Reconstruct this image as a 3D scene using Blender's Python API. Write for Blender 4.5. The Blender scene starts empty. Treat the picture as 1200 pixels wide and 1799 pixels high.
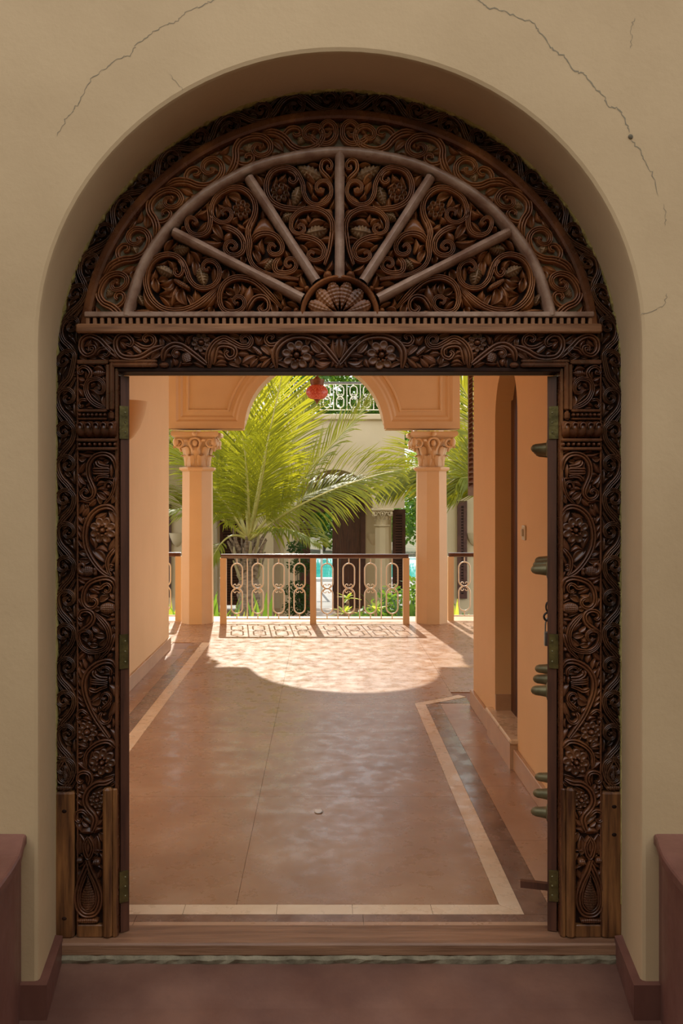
import bpy, math, random
from mathutils import Vector
random.seed(7)
PI = math.pi
scene = bpy.context.scene
COL = scene.collection
# ------------------------------------------------------------------ camera, world, sun, exposure
CAMX, CAMZ, FPX = -0.053, 1.70, 1600.0
cam_d = bpy.data.cameras.new('camera'); cam = bpy.data.objects.new('camera', cam_d); COL.objects.link(cam)
cam.location = (CAMX, 0.0, CAMZ); cam.rotation_euler = (PI/2, 0, 0)
cam_d.sensor_fit = 'HORIZONTAL'; cam_d.sensor_width = 36.0; cam_d.lens = FPX/1200.0*36.0
cam_d.shift_x = 30.0/1200.0; cam_d.shift_y = -41.5/1200.0
cam_d.clip_start = 0.05; cam_d.clip_end = 300
scene.camera = cam
world = bpy.data.worlds.new('sky'); scene.world = world; world.use_nodes = True
bg = world.node_tree.nodes['Background']
bg.inputs['Color'].default_value = (0.93, 0.96, 1.0, 1); bg.inputs['Strength'].default_value = 1.9
sun_d = bpy.data.lights.new('sun', 'SUN'); sun_d.energy = 5.9; sun_d.angle = 0.012; sun_d.color = (1.0, 0.93, 0.80)
sun = bpy.data.objects.new('sun', sun_d); COL.objects.link(sun)
sun.rotation_euler = Vector((0.10, -1.0, -0.79)).to_track_quat('-Z', 'Y').to_euler()
vs = scene.view_settings
vs.view_transform = 'Standard'; vs.look = 'None'; vs.gamma = 1.0; vs.use_curve_mapping = False; vs.exposure = 0.0

# ------------------------------------------------------------------ materials
def nodes(m):
    m.use_nodes = True
    nt = m.node_tree
    return nt, nt.nodes['Principled BSDF']
def ramp(nt, fac, stops):
    r = nt.nodes.new('ShaderNodeValToRGB')
    el = r.color_ramp.elements
    while len(el) < len(stops): el.new(0.5)
    for e, (p, c) in zip(el, stops):
        e.position = p; e.color = (c[0], c[1], c[2], 1)
    nt.links.new(fac, r.inputs['Fac'])
    return r.outputs['Color']
def noise(nt, scale, detail=4, rough=0.55, stretch=None, coord='Object'):
    tc = nt.nodes.new('ShaderNodeTexCoord'); src = tc.outputs[coord]
    if stretch:
        mp = nt.nodes.new('ShaderNodeMapping'); mp.inputs['Scale'].default_value = stretch
        nt.links.new(src, mp.inputs['Vector']); src = mp.outputs['Vector']
    n = nt.nodes.new('ShaderNodeTexNoise'); n.inputs['Scale'].default_value = scale
    n.inputs['Detail'].default_value = detail; n.inputs['Roughness'].default_value = rough
    nt.links.new(src, n.inputs['Vector'])
    return n.outputs['Fac']
def mat(name, c1, c2=None, scale=3.0, rough=0.6, stretch=None, bump=0.0, bscale=60.0, lo=0.35, hi=0.65,
        metal=0.0, spec=0.5, rough2=None, rscale=None, coat=0.0, c3=None):
    m = bpy.data.materials.new(name); nt, b = nodes(m)
    b.inputs['Roughness'].default_value = rough; b.inputs['Metallic'].default_value = metal
    b.inputs['Specular IOR Level'].default_value = spec
    if coat: b.inputs['Coat Weight'].default_value = coat; b.inputs['Coat Roughness'].default_value = 0.2
    if c2 is None:
        b.inputs['Base Color'].default_value = (*c1, 1)
    else:
        f = noise(nt, scale, 6, 0.6, stretch)
        st = [(lo, c1), (hi, c2)] if c3 is None else [(lo, c1), ((lo+hi)/2, c2), (hi, c3)]
        nt.links.new(ramp(nt, f, st), b.inputs['Base Color'])
    if rough2 is not None:
        f2 = noise(nt, rscale or scale*1.7, 6, 0.65)
        mr = nt.nodes.new('ShaderNodeMapRange'); mr.inputs['From Min'].default_value = 0.35; mr.inputs['From Max'].default_value = 0.65
        mr.inputs['To Min'].default_value = rough; mr.inputs['To Max'].default_value = rough2
        nt.links.new(f2, mr.inputs['Value']); nt.links.new(mr.outputs['Result'], b.inputs['Roughness'])
    if bump:
        f3 = noise(nt, bscale, 4, 0.6, stretch)
        bp = nt.nodes.new('ShaderNodeBump'); bp.inputs['Strength'].default_value = bump; bp.inputs['Distance'].default_value = 0.01
        nt.links.new(f3, bp.inputs['Height']); nt.links.new(bp.outputs['Normal'], b.inputs['Normal'])
    return m
def leaf_mat(name, c1, c2, t1, scale=2.0, trans=0.5):
    m = bpy.data.materials.new(name); nt, b = nodes(m)
    f = noise(nt, scale, 3, 0.6)
    col = ramp(nt, f, [(0.35, c1), (0.65, c2)])
    nt.links.new(col, b.inputs['Base Color']); b.inputs['Roughness'].default_value = 0.5; b.inputs['Specular IOR Level'].default_value = 0.3
    tr = nt.nodes.new('ShaderNodeBsdfTranslucent'); tr.inputs['Color'].default_value = (*t1, 1)
    mx = nt.nodes.new('ShaderNodeMixShader'); mx.inputs['Fac'].default_value = trans
    nt.links.new(b.outputs['BSDF'], mx.inputs[1]); nt.links.new(tr.outputs['BSDF'], mx.inputs[2])
    nt.links.new(mx.outputs['Shader'], nt.nodes['Material Output'].inputs['Surface'])
    return m
M = {}
M['plaster'] = mat('beige_plaster', (0.475,0.322,0.174), (0.55,0.38,0.212), 1.4, 0.85, bump=0.12, bscale=45)
M['peach'] = mat('peach_wall_paint', (0.80,0.515,0.25), (0.85,0.555,0.28), 1.1, 0.7, bump=0.05, bscale=40)
M['peach2'] = mat('peach_column_paint', (0.62,0.41,0.22), (0.67,0.45,0.245), 1.5, 0.6, bump=0.05, bscale=60)
M['cream'] = mat('cream_facade_paint', (0.59,0.47,0.295), (0.66,0.53,0.345), 0.7, 0.85)
M['wood'] = mat('dark_carved_wood', (0.060,0.018,0.008), (0.235,0.080,0.027), 5.0, 0.20, stretch=(1,1,0.6), rough2=0.36, bump=0.10, bscale=90, c3=(0.45,0.180,0.058), lo=0.26, hi=0.74, spec=0.45)
M['wood_vein'] = mat('pale_leaf_wood', (0.16,0.075,0.035), (0.42,0.25,0.13), 9.0, 0.28, spec=0.5)  # paler wood for the veined leaves
M['wood_pil'] = mat('dark_polished_carved_wood', (0.030,0.010,0.005), (0.125,0.042,0.017), 5.0, 0.19, stretch=(1,1,0.6), rough2=0.34, bump=0.10, bscale=90, c3=(0.33,0.125,0.043), lo=0.28, hi=0.76, spec=0.5)
M['wood_dark'] = mat('blackened_carved_wood', (0.024,0.010,0.006), (0.085,0.033,0.015), 6.0, 0.19, rough2=0.34, bump=0.10, bscale=90, c3=(0.20,0.083,0.033), lo=0.30, hi=0.74, spec=0.5)
M['wood_ground'] = mat('dark_wood_board', (0.014,0.006,0.004), (0.034,0.014,0.008), 9.0, 0.6, stretch=(1,1,0.3), spec=0.12)  # darker than the carving wood, standing in for shade in the recesses
M['wood_dusty'] = mat('grey_dusty_board', (0.16,0.115,0.075), (0.30,0.235,0.165), 9.0, 0.7)
M['wood_rod'] = mat('worn_pinkish_wood', (0.21,0.105,0.066), (0.40,0.25,0.175), 14.0, 0.26, rough2=0.40, bump=0.15, bscale=120)
M['wood_plain'] = mat('plain_oiled_wood', (0.062,0.020,0.008), (0.30,0.125,0.040), 4.0, 0.36, stretch=(9,9,0.7), bump=0.2, bscale=14)
M['wood_board'] = mat('brown_board_wood', (0.18,0.072,0.030), (0.36,0.165,0.075), 4.0, 0.42, stretch=(0.8,9,9), bump=0.12, bscale=20, spec=0.35)
M['wood_sill'] = mat('worn_threshold_wood', (0.155,0.070,0.036), (0.30,0.150,0.080), 3.0, 0.5, stretch=(0.6,7,12), bump=0.25, bscale=12)
M['wood_leaf'] = mat('dark_red_door_wood', (0.052,0.017,0.010), (0.12,0.042,0.022), 5.0, 0.42, stretch=(8,8,0.6))
M['wood_rail'] = mat('polished_dark_handrail', (0.060,0.022,0.014), (0.11,0.042,0.026), 4.0, 0.16, coat=0.5)
M['louvre'] = mat('brown_louvre_wood', (0.16,0.065,0.034), (0.24,0.105,0.056), 5.0, 0.5, stretch=(1,1,6))
M['louvre_dark'] = mat('dark_brown_louvre_wood', (0.065,0.022,0.014), (0.11,0.040,0.024), 5.0, 0.5)
M['black'] = mat('black_recess', (0.008,0.006,0.005), None, rough=0.8)
M['brass'] = mat('tarnished_brass', (0.085,0.066,0.024), (0.20,0.155,0.055), 25.0, 0.42, metal=0.75, bump=0.2, bscale=80)
M['brass_dull'] = mat('dull_green_brass', (0.14,0.115,0.055), (0.27,0.225,0.11), 18.0, 0.5, metal=0.45)
M['steel'] = mat('grey_steel', (0.30,0.29,0.27), (0.42,0.41,0.38), 20.0, 0.35, metal=0.9)
M['iron'] = mat('dark_iron', (0.05,0.04,0.035), (0.10,0.08,0.07), 20.0, 0.45, metal=0.8)
M['rail_paint'] = mat('cream_rail_paint', (0.76,0.63,0.46), (0.82,0.69,0.52), 8.0, 0.45)
M['rail_white'] = mat('white_rail_paint', (0.72,0.66,0.55), (0.80,0.74,0.62), 8.0, 0.5)
M['floor'] = mat('terracotta_polished_floor', (0.285,0.145,0.074), (0.355,0.194,0.104), 2.2, 0.22, rough2=0.38, rscale=8.0, bump=0.06, bscale=22, c3=(0.45,0.275,0.162), lo=0.28, hi=0.74, spec=0.4)
M['floor_joint'] = mat('floor_joint_grout', (0.26,0.14,0.08), (0.32,0.18,0.105), 5.0, 0.7)
M['floor_cream'] = mat('cream_marble_border', (0.66,0.46,0.28), (0.76,0.57,0.38), 6.0, 0.22, rough2=0.4)
M['floor_dark'] = mat('dark_marble_band', (0.135,0.075,0.052), (0.25,0.15,0.105), 6.0, 0.16, rough2=0.36, rscale=7, bump=0.06, bscale=12)
M['floor_tan'] = mat('tan_marble_margin', (0.36,0.20,0.115), (0.48,0.285,0.175), 3.0, 0.22, rough2=0.42, rscale=5, stretch=(1,0.4,1))
M['base_tan'] = mat('tan_marble_skirting', (0.48,0.285,0.16), (0.60,0.385,0.225), 3.0, 0.35)
M['porch'] = mat('red_oxide_cement_floor', (0.115,0.048,0.031), (0.190,0.090,0.058), 2.6, 0.5, rough2=0.7, bump=0.12, bscale=25)
M['redcem'] = mat('dark_red_cement', (0.125,0.044,0.030), (0.20,0.082,0.058), 3.2, 0.42, rough2=0.6, stretch=(1,1,0.4), bump=0.08, bscale=30)
M['cement'] = mat('rough_grey_cement', (0.13,0.10,0.06), (0.27,0.22,0.14), 14.0, 0.9, bump=0.6, bscale=40)
M['switch'] = mat('ivory_switch_plastic', (0.72,0.62,0.48), None, rough=0.3)
M['glass_red'] = mat('red_mosaic_glass', (0.50,0.030,0.022), (0.86,0.24,0.16), 70.0, 0.25)
M['lantern_metal'] = mat('rusty_copper', (0.17,0.065,0.030), (0.28,0.12,0.06), 15.0, 0.5, metal=0.5)
M['ochre'] = mat('ochre_plaster_edge', (0.30,0.22,0.055), (0.50,0.39,0.13), 30.0, 0.9, bump=0.5, bscale=80)
M['crack'] = mat('crack_grey', (0.25,0.195,0.125), None, rough=0.95)
M['palm'] = leaf_mat('palm_leaflet', (0.030,0.055,0.008), (0.17,0.19,0.02), (0.60,0.55,0.02), 0.9, 0.46)
M['palm_dry'] = leaf_mat('dry_palm_leaflet', (0.42,0.34,0.17), (0.62,0.54,0.33), (0.7,0.6,0.25), 3.0, 0.35)
M['rachis'] = mat('yellow_green_palm_stalk', (0.36,0.32,0.07), (0.50,0.42,0.13), 5.0, 0.4)
M['trunk'] = mat('fibrous_palm_trunk', (0.13,0.085,0.05), (0.36,0.26,0.17), 9.0, 0.9, stretch=(1,1,3), bump=0.8, bscale=14)
M['green'] = leaf_mat('green_leaf', (0.035,0.085,0.012), (0.085,0.17,0.025), (0.28,0.45,0.04), 3.0, 0.42)
M['green_light'] = leaf_mat('yellow_green_leaf', (0.22,0.30,0.03), (0.34,0.40,0.06), (0.75,0.80,0.08), 3.0, 0.5)
M['green_dark'] = leaf_mat('dark_green_leaf', (0.018,0.040,0.010), (0.045,0.085,0.020), (0.12,0.22,0.03), 3.0, 0.3)
M['grass'] = mat('garden_ground', (0.055,0.075,0.018), (0.16,0.12,0.06), 1.2, 0.95)
M['hedge'] = mat('light_blocker_hedge', (0.04,0.05,0.018), (0.09,0.10,0.035), 6.0, 0.9, bump=0.8, bscale=20)  # dark green of the added light-blocking hedge
M['paving'] = mat('grey_paving', (0.20,0.19,0.17), (0.28,0.27,0.25), 1.5, 0.8)
M['water'] = mat('turquoise_pool_water', (0.04,0.42,0.38), (0.10,0.60,0.52), 1.0, 0.06)
M['white'] = mat('white_paint', (0.78,0.78,0.74), None, rough=0.5)
M['bark'] = mat('grey_bark', (0.10,0.08,0.06), (0.20,0.16,0.12), 8.0, 0.9)

# ------------------------------------------------------------------ mesh helpers
ORI = {}
class MB:
    def __init__(s): s.v = []; s.f = []
    def quadgrid(s, rows, flip=False, closed=False):
        n = len(rows[0]); o = len(s.v)
        for r in rows: s.v.extend(r)
        for i in range(len(rows)-1):
            for j in range(n if closed else n-1):
                k = (j+1) % n
                a, b, c, d = o+i*n+j, o+i*n+k, o+(i+1)*n+k, o+(i+1)*n+j
                s.f.append((d, c, b, a) if flip else (a, b, c, d))
        return o
    def poly(s, pts, flip=False):
        o = len(s.v); s.v.extend(pts)
        t = tuple(range(o, o+len(pts)))
        s.f.append(t[::-1] if flip else t)
    def box(s, x0, x1, y0, y1, z0, z1, b=0.0):
        if b <= 0:
            o = len(s.v)
            s.v += [(x0,y0,z0),(x1,y0,z0),(x1,y1,z0),(x0,y1,z0),(x0,y0,z1),(x1,y0,z1),(x1,y1,z1),(x0,y1,z1)]
            for f in ((0,3,2,1),(4,5,6,7),(0,1,5,4),(1,2,6,5),(2,3,7,6),(3,0,4,7)): s.f.append(tuple(o+i for i in f))
        else:
            # chamfered box
            def ring(z, i): return [(x0+i+(b if 0 else 0),y0+i,z),(x1-i,y0+i,z),(x1-i,y1-i,z),(x0+i,y1-i,z)]
            def oct_(z, i):
                xa, xb, ya, yb = x0+i, x1-i, y0+i, y1-i
                c = b
                return [(xa+c,ya,z),(xb-c,ya,z),(xb,ya+c,z),(xb,yb-c,z),(xb-c,yb,z),(xa+c,yb,z),(xa,yb-c,z),(xa,ya+c,z)]
            rows = [oct_(z0, b*0.8), oct_(z0+b, 0), oct_(z1-b, 0), oct_(z1, b*0.8)]
            s.quadgrid(rows, closed=True)
            s.poly(rows[0], flip=True); s.poly(rows[-1])
    def tube(s, pts, r, n=8, caps=True, closed=False, r2=None):
        P = [Vector(p) for p in pts]; rows = []
        m = len(P)
        up = Vector((0,0,1)); prev = None
        for i, p in enumerate(P):
            if closed: t = P[(i+1) % m]-P[i-1]
            else: t = P[min(i+1, m-1)]-P[max(i-1, 0)]
            t.normalize()
            if prev is None:
                a = t.cross(up)
                if a.length < 0.05: a = t.cross(Vector((0,1,0)))
            else:
                a = prev - t*prev.dot(t)
            a.normalize(); b = t.cross(a); prev = a
            rr = r if r2 is None else r+(r2-r)*i/(m-1)
            if not isinstance(rr, (int, float)): rr = rr[i]
            rows.append([tuple(p+a*rr*math.cos(2*PI*k/n)+b*rr*math.sin(2*PI*k/n)) for k in range(n)])
        if closed: rows.append(rows[0])
        s.quadgrid(rows, closed=True, flip=True)
        if caps and not closed:
            s.poly(rows[0]); s.poly(rows[-1], flip=True)
    def lathe(s, c, prof, n=24, a0=0.0, a1=2*PI):
        full = abs(a1-a0-2*PI) < 1e-6
        k = n if full else n+1
        rows = []
        for r, z in prof:
            rows.append([(c[0]+r*math.cos(a0+(a1-a0)*i/n), c[1]+r*math.sin(a0+(a1-a0)*i/n), c[2]+z) for i in range(k)])
        s.quadgrid(rows, closed=full)
    def prism(s, pts2, z0, z1, axis='z'):
        def m(p, t):
            if axis == 'z': return (p[0], p[1], t)
            if axis == 'y': return (p[0], t, p[1])
            return (t, p[0], p[1])
        a = [m(p, z0) for p in pts2]; b = [m(p, z1) for p in pts2]
        o = len(s.v); n = len(pts2); s.v += a+b
        s.f.append(tuple(o+i for i in range(n))[::-1]); s.f.append(tuple(o+n+i for i in range(n)))
        for i in range(n):
            j = (i+1) % n; s.f.append((o+i, o+j, o+n+j, o+n+i))
    def sphere(s, c, r, n=10, m=6, sc=(1,1,1)):
        rows = []
        for i in range(m+1):
            a = -PI/2+PI*i/m
            rows.append([(c[0]+r*sc[0]*math.cos(a)*math.cos(2*PI*k/n), c[1]+r*sc[1]*math.cos(a)*math.sin(2*PI*k/n), c[2]+r*sc[2]*math.sin(a)) for k in range(n)])
        s.quadgrid(rows, closed=True)
def ident(o): return ORI.get(o, (0,0,0))
def empty(name, loc, label=None, cat=None, group=None, kind=None):
    o = bpy.data.objects.new(name, None); COL.objects.link(o); o.location = loc; o.empty_display_size = 0.1
    ORI[o] = tuple(loc); tag(o, label, cat, group, kind); return o
def tag(o, label=None, cat=None, group=None, kind=None):
    if label: o['label'] = label
    if cat: o['category'] = cat
    if group: o['group'] = group
    if kind: o['kind'] = kind
    return o
def build(name, mb, m, parent=None, smooth=False, origin=None, label=None, cat=None, group=None, kind=None, angle=None):
    org = ORI[parent] if parent is not None else (origin or (0,0,0))
    me = bpy.data.meshes.new(name)
    me.from_pydata([(x-org[0], y-org[1], z-org[2]) for x, y, z in mb.v], [], mb.f)
    me.materials.append(M[m] if isinstance(m, str) else m)
    me.update()
    if smooth:
        me.shade_smooth()
        if angle: 
            try: me.set_sharp_from_angle(angle=angle)
            except Exception: pass
    o = bpy.data.objects.new(name, me); COL.objects.link(o)
    if parent is not None: o.parent = parent; ORI[o] = org
    else: o.location = org; ORI[o] = tuple(org)
    tag(o, label, cat, group, kind)
    return o
def clone(o, parent, loc, rot=None, scale=None):
    c = o.copy(); COL.objects.link(c); c.parent = parent; c.location = loc
    if rot: c.rotation_euler = rot
    if scale: c.scale = scale
    ORI[c] = ORI.get(parent, (0,0,0)); return c
def copy_tree(o, loc, rotz=None, scale=None):
    c = o.copy(); COL.objects.link(c); c.location = loc
    if rotz is not None: c.rotation_euler = (0,0,rotz)
    if scale: c.scale = scale
    for ch in list(o.children):
        d = ch.copy(); COL.objects.link(d); d.parent = c
        for g in list(ch.children):
            e = g.copy(); COL.objects.link(e); e.parent = d
    return c
def W(px, py, d):
    return (CAMX+(px-570.0)*d/FPX, d, CAMZ-(py-858.0)*d/FPX)
def WX(px, d): return CAMX+(px-570.0)*d/FPX
def WZ(py, d): return CAMZ-(py-858.0)*d/FPX
def catmull(pts, per=5, closed=False):
    P = [Vector((p[0], p[1], p[2] if len(p) > 2 else 0)) for p in pts]; out = []; n = len(P)
    segs = n if closed else n-1
    for i in range(segs):
        if closed: p0, p1, p2, p3 = P[i-1], P[i], P[(i+1) % n], P[(i+2) % n]
        else: p0, p1, p2, p3 = P[max(i-1,0)], P[i], P[i+1], P[min(i+2,n-1)]
        for k in range(per):
            t = k/per
            out.append(0.5*((2*p1)+(p2-p0)*t+(2*p0-5*p1+4*p2-p3)*t*t+(3*p1-p0-3*p2+p3)*t*t*t))
    if not closed: out.append(P[-1])
    return out
# ------------------------------------------------------------------ the front wall with its arched opening
FRONT_Y, FRAME_Y, BACK_Y = 3.08, 3.40, 3.52
def arch_outline(a, b, zc, z0, n=48):
    pts = [(-a, z0), (-a, z0+(zc-z0)*0.5), (-a, zc)]
    for i in range(1, n): 
        t = PI-PI*i/n; pts.append((a*math.cos(t), zc+b*math.sin(t)))
    return pts+[(a, zc), (a, z0+(zc-z0)*0.5), (a, z0)]
WTOP = 5.4
mb = MB()
rings = []
for (a, b, zc, y) in ((1.034, 0.996, 2.197, FRONT_Y), (1.024, 0.986, 2.195, FRONT_Y+0.005), (1.020, 0.982, 2.193, FRONT_Y+0.016), (1.058, 1.066, 2.121, FRAME_Y+0.03), (1.058, 1.066, 2.121, BACK_Y-0.02)):
    rings.append([(x+0.0, y, z) for x, z in arch_outline(a, b, zc, -0.2)])
mb.quadgrid(rings, flip=True)
o0 = arch_outline(1.034, 0.996, 2.197, -0.2)
for i in range(len(o0)-1):           # front face: strips to the sides and up to the top
    (xa, za), (xb, zb) = o0[i], o0[i+1]
    if i < 2: mb.poly([(-4.2,FRONT_Y,za),(xa,FRONT_Y,za),(xb,FRONT_Y,zb),(-4.2,FRONT_Y,zb)])
    elif i >= len(o0)-3: mb.poly([(4.2,FRONT_Y,za),(4.2,FRONT_Y,zb),(xb,FRONT_Y,zb),(xa,FRONT_Y,za)], flip=True)
    else: mb.poly([(xa,FRONT_Y,za),(xb,FRONT_Y,zb),(xb,FRONT_Y,WTOP),(xa,FRONT_Y,WTOP)])
zc = 2.197
mb.poly([(-4.2,FRONT_Y,zc),(-1.034,FRONT_Y,zc),(-1.034,FRONT_Y,WTOP),(-4.2,FRONT_Y,WTOP)])
mb.poly([(1.034,FRONT_Y,zc),(4.2,FRONT_Y,zc),(4.2,FRONT_Y,WTOP),(1.034,FRONT_Y,WTOP)])
wall_front = build('wall_front', mb, 'plaster', smooth=True, angle=0.6, kind='structure', label='beige plastered wall with a tall round-headed doorway')
mb = MB()   # inner face of that wall
DW, DH = 0.835, 2.135
for (x0,x1,z0,z1) in ((-4.2,-DW,-0.2,DH),(DW,4.2,-0.2,DH),(-4.2,4.2,DH,WTOP)):
    mb.poly([(x0,BACK_Y,z0),(x1,BACK_Y,z0),(x1,BACK_Y,z1),(x0,BACK_Y,z1)], flip=True)
build('wall_back_face', mb, 'peach', wall_front)
# cracks and scars in the plaster
def crack(pts, w, seed):
    rr = random.Random(seed); d = FRONT_Y-0.0008
    P = []
    for i in range(len(pts)-1):
        (ax, ay), (bx, by) = pts[i], pts[i+1]
        for k in range(6):
            t = k/6; P.append((ax+(bx-ax)*t+rr.uniform(-2.2,2.2), ay+(by-ay)*t+rr.uniform(-2.2,2.2)))
    P.append(pts[-1]); mb = MB(); A = []; B = []
    for i, (x, y) in enumerate(P):
        q = P[min(i+1,len(P)-1)]; p = P[max(i-1,0)]
        dx, dy = q[0]-p[0], q[1]-p[1]; l = math.hypot(dx,dy) or 1
        ww = w*rr.uniform(0.4,1.2)*(0.25 if i in (0,len(P)-1) else 1)*0.5
        A.append(W(x-dy/l*ww, y+dx/l*ww, d)); B.append(W(x+dy/l*ww, y-dx/l*ww, d))
    mb.quadgrid([A, B]); build('crack', mb, 'crack', wall_front)
crack([(380,-2),(360,8),(330,20),(312,37),(285,45),(262,62),(238,80),(228,97),(205,103),(187,120),(165,133),(152,155),(140,180),(128,195),(115,210),(100,240)], 1.5, 1)
crack([(838,-2),(856,13),(878,17),(905,28),(940,41),(946,55),(962,75),(973,90),(993,99),(1012,126),(1030,132),(1042,152),(1062,172),(1070,186),(1085,190),(1098,208),(1106,233)], 2.4, 2)
crack([(1110,246),(1125,265),(1130,280),(1145,303),(1157,345)], 1.6, 3)
crack([(1167,360),(1170,380),(1168,396)], 1.0, 4)
crack([(1115,30),(1109,48),(1110,70),(1107,85)], 1.1, 5)
crack([(1124,553),(1150,545),(1168,535),(1172,515)], 1.1, 6)
crack([(298,132),(312,145),(320,160)], 1.0, 7)
mb = MB(); c = W(1108, 240, FRONT_Y-0.002)
mb.sphere(c, 0.0085, 10, 6, (1,0.35,1)); build('wall_plug', mb, 'cement', wall_front, smooth=True)

# ragged plaster lip where the reveal meets the carved frame
rr_ = random.Random(11); A_, B_, C_ = [], [], []
for (x, z) in arch_outline(1.058, 1.066, 2.121, 0.15, 220):
    if abs(x) > 1.05 and z < 2.12: pass
    nx_, nz_ = (x/1.058, max(0.0, z-2.121)/1.066); l_ = math.hypot(nx_, nz_) or 1; nx_, nz_ = nx_/l_, nz_/l_
    e = rr_.uniform(0.001, 0.007); f_ = rr_.uniform(0.010, 0.022)
    A_.append((x, FRAME_Y-f_-0.006, z)); B_.append((x-nx_*e, FRAME_Y-f_*0.4, z-nz_*e)); C_.append((x-nx_*e*1.3, FRAME_Y+0.03, z-nz_*e*1.3))
mb = MB(); mb.quadgrid([A_, B_, C_], flip=True); build('plaster_lip', mb, 'ochre', wall_front)

# ------------------------------------------------------------------ porch floor, skirting, benches
mb = MB(); rows = []
for y, z in ((-9,-0.085),(3.05,-0.085),(3.12,-0.082),(3.37,-0.048),(3.52,-0.048)):
    rows.append([(x, y, z) for x in (-6,-3,-1.5,0,1.5,3,6)])
mb.quadgrid(rows, flip=True)
for r in range(len(rows)): pass
floor_porch = build('floor_porch', mb, 'porch', kind='structure', label='dark red cement floor in front of the threshold')
mb = MB(); mb.box(-30, 30, -30, -6.0, -0.3, -0.12)
build('ground_forecourt', mb, 'grass', kind='structure', label='planted ground in front of the house')
mb = MB(); mb.box(-7, 7, -5.0, -4.2, -0.2, 5.2); mb.box(-7.6, -6.8, -5.0, 3.0, -0.2, 5.2); mb.box(6.8, 7.6, -5.0, 3.0, -0.2, 5.2)  # unseen hedge boxes added to keep low sky light off the front
build('wall_light_blocker', mb, 'hedge', kind='structure', label='unseen tall dark hedge added behind the camera to block low sky light')
def skirting(sg, nm, lab):
    mb = MB()
    # return along the reveal, then the short front face
    xi0, xi1 = 0.985*sg, 1.030*sg
    A = [(xi0, 3.055, -0.085), (1.024*sg, 3.38, -0.05)]
    h0, h1 = 0.118, 0.09
    t = 0.038*sg
    # inner leg as a prism
    p = [(A[0][0], A[0][1]), (A[1][0], A[1][1]), (A[1][0]+t, A[1][1]), (1.14*sg, 3.10), (1.14*sg, 3.055)]
    bot = [(x, y, -0.09) for x, y in p]
    top = [(p[0][0], p[0][1], -0.085+h0), (p[1][0], p[1][1], -0.05+h1), (p[2][0], p[2][1], -0.05+h1+0.004), (p[3][0], p[3][1], -0.085+h0), (p[4][0], p[4][1], -0.085+h0)]
    mb.quadgrid([bot, top], closed=True, flip=(sg < 0)); mb.poly(top, flip=(sg > 0) is False)
    if sg > 0: pass
    return build(nm, mb, 'redcem', kind='structure', label=lab)
skirting(-1, 'baseboard_left', 'dark red cement skirting on the left side of the doorway')
skirting(1, 'baseboard_right', 'dark red cement skirting on the right side of the doorway')
def bench(sg, lab):
    root = empty('masonry_bench', (1.3*sg, 2.6, -0.085), lab, 'bench', 'red benches flanking the doorway')
    out = [(1.060,3.078),(1.055,3.04),(1.037,2.97),(1.022,2.90),(1.012,2.80),(1.006,2.65),(1.003,2.3),(1.003,1.6),(1.9,1.6),(1.9,3.078)]
    pts = [(x*sg, y) for x, y in out]
    if sg > 0: pass
    else: pts = pts[::-1]
    pts = pts[::-1]
    mb = MB(); zt = 0.532
    ins = lambda q, d: [(x+(d*sg if abs(x) < 1.5 else 0), y) for x, y in q]
    levels = [(0.006, zt-0.040), (0.0, zt-0.032), (0.0, zt-0.008), (0.004, zt-0.002), (0.012, zt)]
    rows = [[(x, y, z) for x, y in ins(pts, d)] for d, z in levels]
    mb.quadgrid(rows, closed=True); mb.poly(rows[-1]); mb.poly(rows[0], flip=True)
    build('bench_top', mb, 'redcem', root)
    mb = MB(); mb.prism(ins(pts, 0.018), -0.085, zt-0.038); build('bench_body', mb, 'redcem', root)
bench(-1, 'dark red cement bench at the left edge of the photo')
bench(1, 'dark red cement bench at the right edge of the photo')

# ------------------------------------------------------------------ passage: floor slabs, walls, ceiling
mb = MB()
mb.box(-5.5, 5.5, 3.505, 11.92, -0.30, -0.006)
floor = build('floor', mb, 'floor_joint', kind='structure', label='polished terracotta floor of the passage with a cream border')
LW, RW, LEND, REND = -1.70, 1.113, 9.64, 7.12
def slab(name, pts, m, h=0.006, g=0.0008):
    cx = sum(p[0] for p in pts)/len(pts); cy = sum(p[1] for p in pts)/len(pts)
    q = []
    for x, y in pts:
        q.append((x+(g if x < cx else -g), y+(g if y < cy else -g)))
    mb = MB(); mb.prism(q, -0.0058, h-0.006); 
    return build(name, mb, m, floor)
XL0, XL1 = -1.405, -1.31        # cream stripe on the left
XR0, XR1 = 0.66, 0.745          # cream stripe on the right
Y0, Y1 = 3.635, 3.72            # cream stripe in front
ys = [Y1, 5.02, 6.35, 7.20, 8.55, 10.05]
for i in range(len(ys)-1):
    slab('floor_slab', [(XL1,ys[i]),(-0.412,ys[i]),(-0.412,ys[i+1]),(XL1,ys[i+1])], 'floor')
    if i < 3: slab('floor_slab', [(-0.412,ys[i]),(XR0,ys[i]),(XR0,ys[i+1]),(-0.412,ys[i+1])], 'floor')
    else:
        xr = [2.6, 2.6]
        slab('floor_slab', [(-0.412,ys[i]),(1.0 if i else 1,ys[i]),(1.0,ys[i+1]),(-0.412,ys[i+1])], 'floor') if i > 3 else slab('floor_slab', [(-0.412,ys[i]),(XR0,ys[i]),(1.0,7.45),(1.0,ys[i+1]),(-0.412,ys[i+1])], 'floor')
for x0, x1 in ((-5.4,XL0-0.2),(XL0-0.2,-0.412),(-0.412,1.0),(1.0,5.4)):
    slab('floor_slab', [(x0,10.05),(x1,10.05),(x1,11.90),(x0,11.90)], 'floor')
slab('floor_slab', [(1.0,7.60),(5.4,7.60),(5.4,10.05),(1.0,10.05)], 'floor')
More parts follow.
